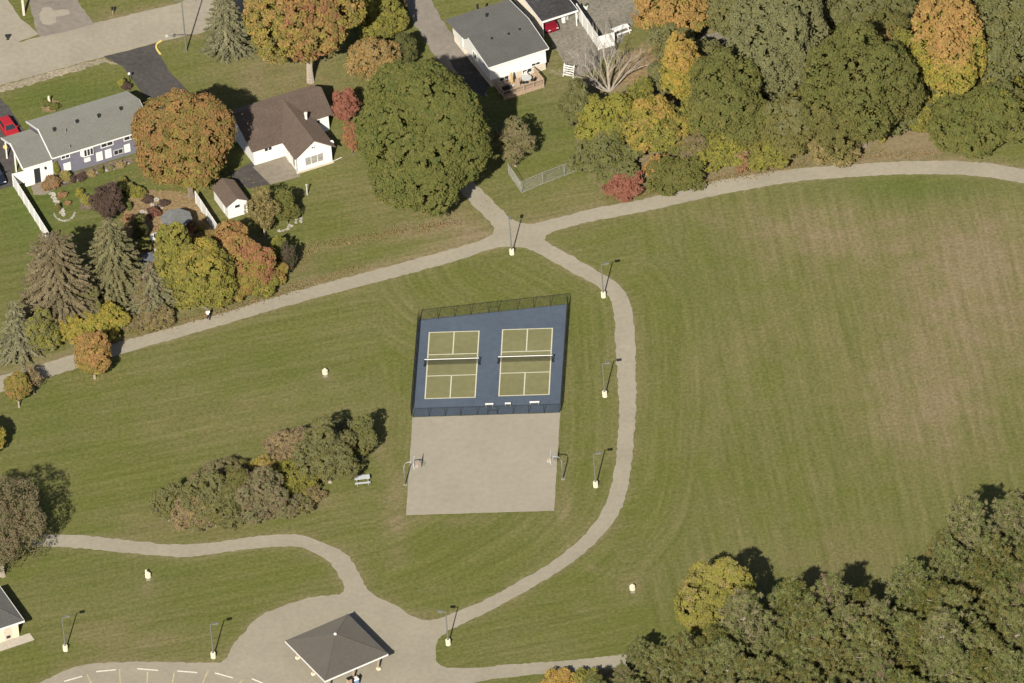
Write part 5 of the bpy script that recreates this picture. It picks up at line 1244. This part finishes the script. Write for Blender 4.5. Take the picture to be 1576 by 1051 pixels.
for row in range(7):
    for i in range(26):
        px = 880 + i * 57 + (row % 2) * 28 + rr.uniform(-12, 12)
        ye = np.interp(px, [e_[0] for e_ in edge], [e_[1] for e_ in edge])
        py = ye + row * 37 + rr.uniform(-10, 10)
        if px < 905 or px > 1625 or py > 1195 or (row == 0 and px < 960): continue
        spots.append((px, py))
for i, (px, py) in enumerate(spots):
    o = forms[i] if i < 6 else copy_tree(forms[rr.choice([0, 0, 1, 1, 2, 2, 2, 3, 3, 4, 4, 4, 0, 1, 5])])
    s = rr.uniform(.85, 1.08) * (.62 if px < 1000 else .8 if px < 1090 else 1)
    o.location = G(px, py); o.rotation_euler = (0, 0, rr.uniform(0, 6.28)); o.scale = (s, s, s)
tree('broadleaf_tree', 'pale yellow tree at the front edge of the pine grove', 1102, 930, 116, 132, .5, ('lime', 'lime', 'tan'), ('lime', 'olive'), clump=.6, leaf=.15, lump=.28)
tree('shrub', 'low golden shrub beside the east path at the grove tip', 862, 1052, 60, 32, 0, ('yellow', 'orange'), cat='shrub', clump=.4, leaf=.12)
tree('shrub', 'olive shrub beside the east path under the pines', 905, 1048, 46, 40, 0, ('olive', 'lime'), cat='shrub', clump=.4, leaf=.13)
# ---- fallen leaves and weeds
def scatter(name, label, cat, pts, sz, pal, up=True, seed=1):
    rng = np.random.default_rng(seed); k = len(pts); P = np.concatenate([PAL[a] for a in pal])
    N = rng.normal(size=(k, 3)) * (.35 if up else .8) + np.array([0, 0, 1.0]); N /= np.linalg.norm(N, axis=1)[:, None]
    L = rng.uniform(.6, 1.4, k) * sz
    me = leaf_mesh(name, pts, N, L, L * .6, P[rng.integers(0, len(P), k)] * rng.uniform(.7, 1.15, k)[:, None], None, rng)
    o = link(name, me, None); o['kind'] = 'stuff'; tag(o, label, cat)
rng = np.random.default_rng(77)
def disc_pts(cx, cy, rx, ry, k, z=.05):
    out = []
    for _ in range(k):
        a, q = rng.uniform(0, 6.28), rng.random() ** .7
        p = G(cx + rx * q * math.cos(a), cy + ry * q * math.sin(a)); out.append((p.x, p.y, rng.uniform(.03, z)))
    return out
pts = disc_pts(286, 285, 110, 45, 700) + disc_pts(470, 130, 90, 50, 500) + disc_pts(650, 320, 120, 40, 350) + disc_pts(990, 110, 60, 45, 700) + disc_pts(143, 580, 45, 18, 160)
scatter('fallen_leaves', 'scattered fallen orange and tan leaves on the lawns', 'leaves', np.array(pts), .1, ('orange', 'tan', 'rust'))
pts = []
for a, c, k, w_ in (((330, 486), (560, 414), 900, 7), ((200, 518), (330, 486), 500, 7), ((930, 312), (1240, 256), 1500, 7), ((440, 420), (480, 385), 400, 10), ((480, 385), (700, 346), 900, 8), ((1240, 250), (1440, 240), 700, 8)):
    for _ in range(k):
        f = rng.random(); p = G(a[0] + (c[0] - a[0]) * f + rng.normal() * w_, a[1] + (c[1] - a[1]) * f + rng.normal() * w_ * .5 - 3); pts.append((p.x, p.y, rng.uniform(.02, .3)))
scatter('verge_weeds', 'dry weeds and leaf scraps along the path verges and the overgrown lot line', 'weeds', np.array(pts), .1, ('tan', 'olive', 'tan', 'rust'), False, 5)
